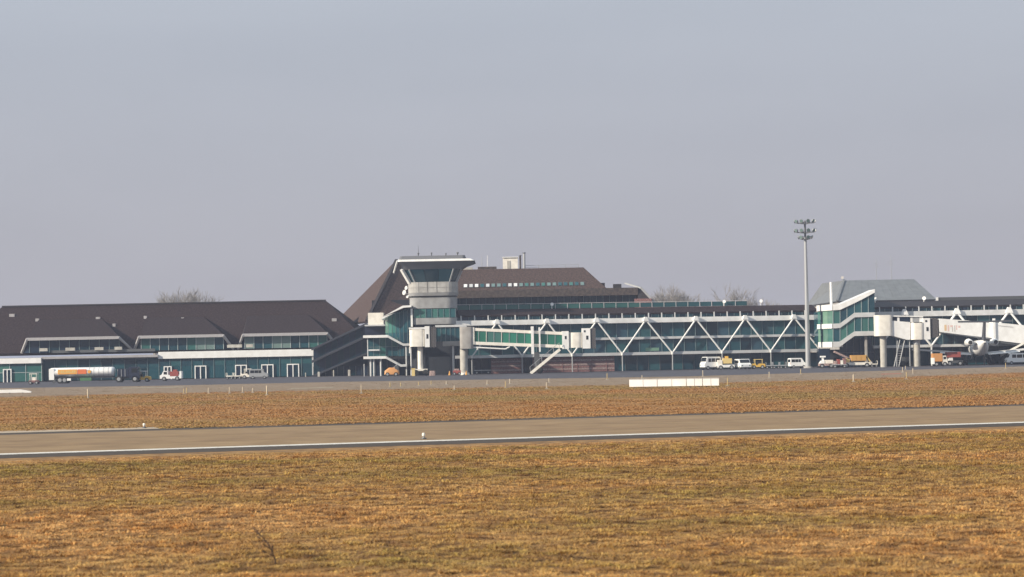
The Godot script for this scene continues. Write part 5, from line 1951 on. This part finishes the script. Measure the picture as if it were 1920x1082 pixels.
# ------------------------------------------------------------------ signs, lights and stakes on the field
func field_furniture() -> void:
	var st: SurfaceTool
	var a := Vector3(10.27, 0.00, -189.98)
	var b := Vector3(18.06, 0.00, -188.07)
	org = Vector3.ZERO
	var t := thing("guidance_sign", "long low white guidance sign board of four panels beside the apron edge", "sign", (a + b) / 2)
	var n := (b - a).normalized()
	var side := Vector3(n.z, 0, -n.x)
	if side.z > 0:
		side = -side
	var h := 0.78
	org = (a + b) / 2
	for q in [[0.0, 0.31], [0.318, 0.635], [0.643, 0.815], [0.823, 1.0]]:
		st = begin()
		var p := a.lerp(b, q[0])
		var r := a.lerp(b, q[1])
		plate(st, [p + Vector3(0, 0.1, 0), r + Vector3(0, 0.1, 0), r + Vector3(0, h, 0), p + Vector3(0, h, 0)], side * 0.2)
		var pn := part("panel", st, M.white, t)
		st = begin()
		var mj := p.lerp(r, 0.5) - side * 0.006
		beam(st, mj + Vector3(0, 0.12, 0), mj + Vector3(0, h - 0.02, 0), 0.035, 0.02)
		beam(st, p - side * 0.006 + Vector3(0, h - 0.03, 0), r - side * 0.006 + Vector3(0, h - 0.03, 0), 0.02, 0.05)
		part("joint", st, M.trim, pn)
		for u in [0.2, 0.8]:
			var f := p.lerp(r, u) + side * 0.1
			st = begin()
			box(st, f.x - 0.06, f.x + 0.06, 0, 0.1, f.z - 0.06, f.z + 0.06)
			part("foot", st, M.steel_dark, t)
	# white wedge shaped marker at the far left
	org = Vector3(-53.57, 0.00, -227.28)
	t = thing("white_marker_board", "low white marker board with a tapered end at the far left apron edge", "marker board", org)
	st = begin()
	var o := org
	box(st, o.x - 2.2, o.x + 1.0, 0.08, 0.42, o.z - 0.3, o.z)
	part("board", st, M.white, t)
	st = begin()
	plate(st, [o + Vector3(1.0, 0.08, 0), o + Vector3(2.15, 0.05, 0), o + Vector3(2.15, 0.2, 0), o + Vector3(1.0, 0.42, 0)], Vector3(0, 0, -0.3))
	part("tapered_end", st, M.white, t)
	for s in [-1.8, -0.2, 1.2]:
		st = begin()
		box(st, o.x + s, o.x + s + 0.12, 0, 0.08, o.z - 0.2, o.z - 0.05)
		part("foot", st, M.steel_dark, t)
	# edge lights of the taxiway: a squat can with a lens in cream
	for q in [[Vector3(-18.22, 0.00, -105.05), "white taxiway edge light in the grass beyond the taxiway at left"], [Vector3(-3.63, 0.00, -85.03), "white taxiway edge light standing on the near white taxiway line"]]:
		org = q[0]
		t = thing("edge_light", q[1], "edge light", org, 0.0, "taxiway edge lights")
		st = begin()
		tube(st, org, org + Vector3(0, 0.06, 0), 0.12, 0.11, 12)
		part("base", st, M.steel_dark, t)
		st = begin()
		tube(st, org + Vector3(0, 0.06, 0), org + Vector3(0, 0.13, 0), 0.04, 0.04, 8)
		part("stem", st, M.steel, t)
		st = begin()
		loft(st, [circle(org + Vector3(0, 0.13, 0), Vector3.UP, 0.065, 12), circle(org + Vector3(0, 0.21, 0), Vector3.UP, 0.065, 12), circle(org + Vector3(0, 0.25, 0), Vector3.UP, 0.04, 12)])
		part("lens", st, M.cream, t)
	# marker stakes along the apron edge
	var white_word := "thin pale marker stake"
	for q in [[Vector3(-37.90, 0.00, -189.95), 0.85, 0, "tall pale marker stake alone in the verge below the fuel tanker"],
			[Vector3(-31.34, 0.00, -202.79), 0.5, 1, "yellow marker stake left of a close pair in the verge before the wing"],
			[Vector3(-31.27, 0.00, -204.02), 0.6, 1, "yellow marker stake right of a close pair in the verge before the wing"],
			[Vector3(-29.06, 0.00, -203.14), 0.55, 0, "short pale marker stake below the left pair of white doors"],
			[Vector3(-26.95, 0.00, -202.36), 0.6, 0, "pale marker stake below the baggage cart train"],
			[Vector3(-25.72, 0.00, -202.45), 0.6, 0, "whitest marker stake below the pale tug"],
			[Vector3(-24.81, 0.00, -202.86), 0.45, 0, "lowest pale marker stake right of the pale tug"],
			[Vector3(-21.84, 0.00, -188.79), 0.85, 0, "tall white marker stake in the verge below the wing's third doors"],
			[Vector3(-13.42, 0.00, -187.75), 0.8, 0, "white marker stake in the grass before the stair house"],
			[Vector3(-12.61, 0.00, -217.62), 0.55, 1, "yellow marker stake below the orange domed tug"],
			[Vector3(-11.64, 0.00, -219.78), 0.5, 1, "yellow marker stake below the stair house right post"],
			[Vector3(-10.02, 0.00, -224.70), 0.45, 1, "yellowish marker stake below the short bridge's wheels"],
			[Vector3(-8.85, 0.00, -228.65), 0.5, 1, "yellow marker stake right of the short bridge's wheels"],
			[Vector3(-7.22, 0.00, -228.47), 0.4, 0, "small pale marker stake before the dark gangway"],
			[Vector3(-5.51, 0.00, -197.69), 0.4, 0, "low pale marker stake in front of the red tow cart"],
			[Vector3(-2.78, 0.00, -222.98), 0.5, 0, "pale marker stake before the dark luggage trailer"],
			[Vector3(-0.78, 0.00, -201.06), 0.65, 1, "yellow marker stake left of two before the red striped wall"],
			[Vector3(-0.42, 0.00, -227.38), 0.55, 0, "pale marker stake right of two before the red striped wall"],
			[Vector3(2.97, 0.00, -193.97), 0.6, 0, "near marker stake before the foot of the service stair"],
			[Vector3(3.79, 0.00, -229.64), 0.5, 0, "far marker stake before the foot of the service stair"],
			[Vector3(10.76, 0.00, -245.83), 0.75, 1, "orange tinted marker stake left of the long white sign"],
			[Vector3(14.98, 0.00, -249.16), 0.4, 0, "low pale marker stake behind the long white sign"],
			[Vector3(22.84, 0.00, -257.70), 0.75, 0, "pinkish marker stake below the white minibus"],
			[Vector3(19.01, 0.00, -189.86), 0.75, 1, "yellow marker stake just right of the long white sign"],
			[Vector3(27.99, 0.00, -233.86), 0.7, 0, "pale marker stake below the dolly train"],
			[Vector3(34.64, 0.00, -257.58), 0.7, 1, "yellowish marker stake just left of the floodlight mast foot"],
			[Vector3(31.74, 0.00, -199.50), 0.7, 0, "stout pale marker stake in the verge below the belt loader"],
			[Vector3(47.68, 0.00, -261.70), 0.65, 0, "white marker stake below the white bridge, leftmost of three"],
			[Vector3(38.44, 0.00, -208.96), 0.7, 1, "yellow marker stake below the white bridge, middle of three"],
			[Vector3(45.15, 0.00, -241.42), 0.7, 0, "pale marker stake below the white bridge, rightmost of three"],
			[Vector3(53.03, 0.00, -288.86), 0.5, 0, "small white marker stake between the white bridge's columns"],
			[Vector3(63.10, 0.00, -273.72), 0.8, 1, "orange tinted marker stake below the airliner's right wing"]]:
		org = q[0]
		t = thing("marker_stake", q[3], "marker stake", org, 0.0, "marker stakes along the apron edge")
		st = begin()
		var w := 0.05
		if q[3].begins_with("stout") or q[3].begins_with("tall"):
			w = 0.075
		loft(st, [circle(org, Vector3.UP, w, 8), circle(org + Vector3(0, q[1] * 0.92, 0), Vector3.UP, w * 0.9, 8), circle(org + Vector3(0, q[1], 0), Vector3.UP, w * 0.4, 8)])
		part("stake", st, M.stake if q[2] == 0 else M.stake_yellow, t)
		st = begin()
		box(st, org.x - 0.14, org.x + 0.14, 0, 0.06, org.z - 0.14, org.z + 0.14)
		part("base", st, M.concrete, t)
	# a dry stalk in the near grass
	org = Vector3(-3.89, 0.00, -34.53)
	t = thing("dry_weed_stalk", "dark dry weed stalk bending left out of the near grass", "weed", org)
	st = begin()
	var p := org
	var pts := [Vector3(0, 0, 0), Vector3(-0.02, 0.14, 0), Vector3(-0.07, 0.28, 0.02), Vector3(-0.13, 0.4, 0.02), Vector3(-0.22, 0.5, 0.0), Vector3(-0.33, 0.57, -0.02)]
	for i in 5:
		tube(st, p + pts[i], p + pts[i + 1], 0.016 - i * 0.002, 0.014 - i * 0.002, 6)
	part("stem", st, M.stalk, t)
	for i in 9:
		var k := 1 + i % 4
		var q: Vector3 = p + pts[k].lerp(pts[k + 1], rng.randf())
		st = begin()
		var dir := Vector3(rng.randf_range(-0.14, 0.1), rng.randf_range(0.03, 0.12), rng.randf_range(-0.1, 0.1))
		tube(st, q, q + dir, 0.008, 0.004, 5)
		tube(st, q + dir, q + dir * 1.4, 0.014, 0.005, 5)
		part("twig", st, M.stalk, t)

# ------------------------------------------------------------------ bare trees beyond the terminal
func limb(st: SurfaceTool, twigs: SurfaceTool, from: Vector3, dir: Vector3, l: float, r: float, depth: int) -> void:
	var to := from + dir * l
	tube(st if depth > 2 else twigs, from, to, r, r * 0.65, 5 if depth > 2 else 3)
	if depth == 0:
		return
	var n := 3 if depth > 1 else 5
	for i in n:
		var d := (dir + Vector3(rng.randf_range(-0.75, 0.75), rng.randf_range(-0.05, 0.55), rng.randf_range(-0.75, 0.75))).normalized()
		limb(st, twigs, from.lerp(to, rng.randf_range(0.55, 1.0)), d, l * rng.randf_range(0.6, 0.82), maxf(r * 0.6, 0.022), depth - 1)

func trees() -> void:
	for q in [[318.0, 13.5, 4, "broad bare tree leftmost behind the terminal wing's roof"], [337.0, 19.5, 5, "tallest bare tree standing up behind the terminal wing's roof"], [354.0, 19.0, 5, "slender bare tree right of the tallest behind the wing's roof"], [366.0, 17.6, 4, "short bare tree rightmost of the clump behind the wing's roof"], [290.0, 15.6, 4, "low bare bush-like tree left of the clump behind the wing's roof"], [449.0, 16.3, 4, "single small bare tree top alone over the wing's ridge"],
			[1236.0, 16.5, 5, "bare tree nearest the tall terminal's right end"], [1258.0, 18.2, 5, "broadest bare tree right of the tall terminal"], [1272.0, 17.0, 5, "bare tree just right of the broadest one over the concourse"], [1290.0, 16.7, 5, "upright bare tree over the middle of the concourse roof"], [1316.0, 14.6, 4, "low bare tree over the concourse between two taller groups"], [1336.0, 13.8, 4, "lowest bare tree over the concourse roof"], [1360.0, 15.6, 4, "thin bare tree left of the dense round-topped one"], [1388.0, 16.6, 5, "dense round-topped bare tree over the concourse roof"], [1424.0, 15.2, 4, "bare tree left of the last, over the concourse's right half"], [1450.0, 14.4, 4, "last bare tree before the floodlight mast"]]:
		org = Vector3(lerpf(-124.94, 124.61, q[0] / 1920.0), 0, -520)
		rng.seed = int(q[0])
		var t := thing("bare_tree", q[3], "tree", org, 0.0, "bare trees beyond the terminal")
		var st := begin()
		var tw := begin()
		var h: float = q[1] * 1.12
		tube(st, org, org + Vector3(0, h * 0.3, 0), h * 0.022, h * 0.017, 8)
		var n := 7
		for i in n:
			var a := TAU * (i + rng.randf()) / n
			var d := Vector3(cos(a) * 0.42, 1.0, sin(a) * 0.42).normalized()
			limb(st, tw, org + Vector3(0, h * rng.randf_range(0.2, 0.3), 0), d, h * 0.27, h * 0.012, q[2] - 1)
		part("trunk", st, M.hazy_bark, t)
		part("crown", tw, M.hazy_bark, t)

# ------------------------------------------------------------------ dry winter grass
func tuft(blades: int, height: float, spread: float, width: float, seed_: int) -> ArrayMesh:
	var r := RandomNumberGenerator.new()
	r.seed = seed_
	org = Vector3.ZERO
	var st := SurfaceTool.new()
	st.begin(Mesh.PRIMITIVE_TRIANGLES)
	for i in blades:
		var a := r.randf() * TAU
		var base := Vector3(cos(a), 0, sin(a)) * spread * 0.55 * sqrt(r.randf())
		var b := r.randf() * TAU
		var lean := Vector3(cos(b), 0, sin(b))
		var h := height * r.randf_range(0.5, 1.15)
		var out := spread * r.randf_range(0.25, 1.0)
		var side := Vector3(-lean.z, 0, lean.x) * width * r.randf_range(0.6, 1.2)
		var m := base + lean * out * 0.4 + Vector3(0, h * 0.72, 0)
		var e := base + lean * out + Vector3(0, h * r.randf_range(0.25, 0.95), 0)
		var tone := r.randf_range(0.85, 1.1)
		st.set_color(Color(tone, tone, tone))
		for p in [base - side, m + side * 0.7, base + side, base - side, m - side * 0.7, m + side * 0.7, m - side * 0.7, e, m + side * 0.7]:
			st.add_vertex(p)
	st.generate_normals()
	return st.commit()

func scatter(called: String, meshs: Array, rows: Array, m: Material) -> void:
	# rows: one list of [position, size, colour] for each mesh
	for k in meshs.size():
		var mm := MultiMesh.new()
		mm.transform_format = MultiMesh.TRANSFORM_3D
		mm.use_colors = true
		mm.mesh = meshs[k]
		var list: PackedFloat32Array = rows[k]
		mm.instance_count = list.size() / 16
		mm.buffer = list
		var o := MultiMeshInstance3D.new()
		o.multimesh = mm
		o.material_override = m
		o.name = called
		add_child(o, true)
		o.set_meta("kind", "stuff")

func put(list: PackedFloat32Array, p: Vector3, s: float, sy: float, turn: float, c: Color) -> void:
	var cs := cos(turn) * s
	var sn := sin(turn) * s
	list.append_array(PackedFloat32Array([cs, 0, sn, p.x, 0, sy, 0, p.y, -sn, 0, cs, p.z, c.r, c.g, c.b, 1.0]))

func grass() -> void:
	var m := StandardMaterial3D.new()
	m.vertex_color_use_as_albedo = true
	m.roughness = 0.85
	m.backlight_enabled = true
	m.backlight = Color(0.35, 0.28, 0.15)
	var big := FastNoiseLite.new()
	big.seed = 5
	big.frequency = 0.11
	big.fractal_octaves = 3
	var mid := FastNoiseLite.new()
	mid.seed = 9
	mid.frequency = 0.6
	mid.fractal_octaves = 3
	rng.seed = 77
	var near_a := Vector3(-17.71, 0.00, -73.48)
	var near_b := Vector3(20.19, 0.00, -84.71)
	var along: Vector3 = (near_b - near_a).normalized()
	var across := Vector3(along.z, 0, -along.x)
	if across.z > 0:
		across = -across
	# between camera and taxiway: hummocky turf
	var lump := func(p: Vector3) -> float:
		var gp := -(p - near_a).dot(across)
		var u := mid.get_noise_2d(p.x * 1.9, p.z * 1.9) + 0.6 * mid.get_noise_2d(p.x * 0.8 + 90.0, p.z * 0.8)
		return (0.04 + 0.058 * u) * clampf(gp / 5.0, 0.12, 1.0)
	var turf := SurfaceTool.new()
	turf.begin(Mesh.PRIMITIVE_TRIANGLES)
	var rows_n := 0
	var cols := 360
	var tz := -28.5
	while tz > -104.0:
		var hw := -tz * 0.262 + 14.3
		for i in cols + 1:
			var q := Vector3(lerpf(-hw, hw, float(i) / cols), 0, tz)
			var gp := -(q - near_a).dot(across)
			q.y = lump.call(q) if gp > 0.2 else -0.05
			turf.add_vertex(q)
		if rows_n > 0:
			for i in cols:
				var k0 := (rows_n - 1) * (cols + 1) + i
				var k1 := rows_n * (cols + 1) + i
				for k in [k0, k1, k1 + 1, k0, k1 + 1, k0 + 1]:
					turf.add_index(k)
		rows_n += 1
		tz -= 0.09 + 0.0022 * (-tz - 28.5)
	turf.generate_normals()
	var to := MeshInstance3D.new()
	to.mesh = turf.commit()
	to.mesh.surface_set_material(0, M.turf)
	to.name = "turf"
	add_child(to, true)
	to.set_meta("kind", "structure")
	var lists := [PackedFloat32Array(), PackedFloat32Array(), PackedFloat32Array()]
	var z := -29.0
	while z > -100.0:
		var d := -z
		var step := 0.115 + 0.0016 * (d - 29.0)
		var half := d * 0.262 + 14.0
		var x := -half
		while x < half:
			var p := Vector3(x + rng.randf_range(-0.5, 0.5) * step, 0, z + rng.randf_range(-0.5, 0.5) * step * 1.6)
			x += step
			var gap := -(p - near_a).dot(across)
			if gap < 0.35 + rng.randf() * 0.5:
				continue
			var blob := mid.get_noise_2d(p.x * 4.2 + 300.0, p.z * 3.4)
			var g := big.get_noise_2d(p.x * 0.45, p.z * 1.0)
			p.y = lump.call(p) - 0.005
			var f := (p.y - 0.035) * 9.0
			var band := exp(-pow((gap - 14.0) / 9.0, 2.0)) * 0.42
			var green := clampf(0.06 + g * 1.0 + band * 1.25 + f * 0.35 + blob * 0.5 + rng.randf_range(-0.08, 0.08), 0.0, 1.0)
			var dark := clampf(-mid.get_noise_2d(p.x * 3.0 + 7.0, p.z * 2.2) * 3.0 - 0.5 + rng.randf_range(-0.15, 0.15), 0.0, 0.8)
			var straw := Color(0.69, 0.39, 0.128).lerp(Color(0.53, 0.25, 0.058), clampf(0.45 + mid.get_noise_2d(p.z * 0.5 + 40.0, p.x * 0.5) * 1.2 - blob * 0.8 + rng.randf_range(-0.12, 0.12), 0, 1))
			var c := straw.lerp(Color(0.3, 0.215, 0.034), green * 0.85).lerp(Color(0.17, 0.065, 0.018), dark)
			var bright := rng.randf_range(0.92, 1.08) * (1.0 + blob * 0.75)
			c = Color(c.r * bright, c.g * bright, c.b * bright)
			var s := (0.8 + 0.5 * rng.randf()) * (1.0 + (d - 29.0) * 0.008)
			var sy := s * (0.75 + 0.6 * smoothstep(-0.15, 0.45, f)) * (1.0 - 0.4 * dark) * clampf(gap / 4.0, 0.55, 1.0)
			put(lists[rng.randi() % 3], p, s, sy, rng.randf() * TAU, c)
		z -= step * 1.6
	scatter("grass", [tuft(24, 0.042, 0.2, 0.0085, 1), tuft(22, 0.036, 0.23, 0.009, 2), tuft(24, 0.055, 0.17, 0.008, 3)], lists, m)
	# beyond the taxiway up to the apron, the far part short and greyish
	var verge := PackedVector2Array()
	for p in [Vector3(-89.95, 0.00, -285.01), Vector3(-66.15, 0.00, -274.89), Vector3(-43.18, 0.00, -268.69), Vector3(-22.07, 0.00, -273.30), Vector3(-0.22, 0.00, -267.17), Vector3(20.68, 0.00, -261.30), Vector3(43.98, 0.00, -276.44), Vector3(71.70, 0.00, -299.91), Vector3(104.08, 0.00, -311.59)]:
		verge.append(Vector2(p.x, p.z))
	var orange := PackedVector2Array()
	for p in [Vector3(-63.43, 0.00, -200.95), Vector3(-48.54, 0.00, -201.66), Vector3(-33.34, 0.00, -207.36), Vector3(-16.47, 0.00, -203.81), Vector3(-0.18, 0.00, -203.37), Vector3(16.04, 0.00, -202.93), Vector3(33.70, 0.00, -211.95), Vector3(56.70, 0.00, -237.24), Vector3(84.69, 0.00, -253.60)]:
		orange.append(Vector2(p.x, p.z))
	lists = [PackedFloat32Array(), PackedFloat32Array()]
	z = -96.0
	while z > -285.0:
		var d := -z
		var step := 0.34 + 0.0022 * (d - 100.0)
		var half := d * 0.27 + 18.0
		var x := -half
		while x < half:
			var p := Vector3(x + rng.randf_range(-0.5, 0.5) * step, 0, z + rng.randf_range(-0.8, 0.8) * step)
			x += step
			if (p - near_a).dot(across) < (30.7 if (p - near_a).dot(along) < 9.3 else 28.3) + rng.randf() * 0.4:
				continue
			var lim := line_z(orange, p.x)
			var far := line_z(verge, p.x)
			if p.z < far + 0.3:
				continue
			var past := clampf((lim - p.z) / 8.0 + rng.randf_range(-0.25, 0.25), 0.0, 1.0)
			if past > 0.6 and rng.randf() < 0.45:
				continue
			var g := big.get_noise_2d(p.x * 0.12 + 30.0, p.z * 0.3)
			var f := mid.get_noise_2d(p.x * 0.3, p.z * 0.25)
			var green := clampf(0.12 + g * 1.1 + f * 0.4 + rng.randf_range(-0.15, 0.15), 0.0, 0.8)
			var c := Color(0.54, 0.28, 0.088).lerp(Color(0.46, 0.212, 0.052), clampf(0.5 + f * 1.5, 0, 1)).lerp(Color(0.36, 0.25, 0.06), green).lerp(Color(0.36, 0.25, 0.15), past)
			var bright := rng.randf_range(0.9, 1.1)
			c = Color(c.r * bright, c.g * bright, c.b * bright)
			var s := (0.9 + 0.5 * rng.randf())
			put(lists[rng.randi() % 2], p, s, s * (0.8 + clampf(f, -0.3, 0.4)) * (1.0 - 0.6 * past), rng.randf() * TAU, c)
		z -= step * 1.5
	scatter("far_grass", [tuft(16, 0.06, 0.42, 0.024, 4), tuft(16, 0.05, 0.47, 0.024, 5)], lists, m)

func line_z(line: PackedVector2Array, x: float) -> float:
	for i in line.size() - 1:
		if x <= line[i + 1].x:
			return lerpf(line[i].y, line[i + 1].y, clampf((x - line[i].x) / (line[i + 1].x - line[i].x), 0, 1))
	return line[-1].y
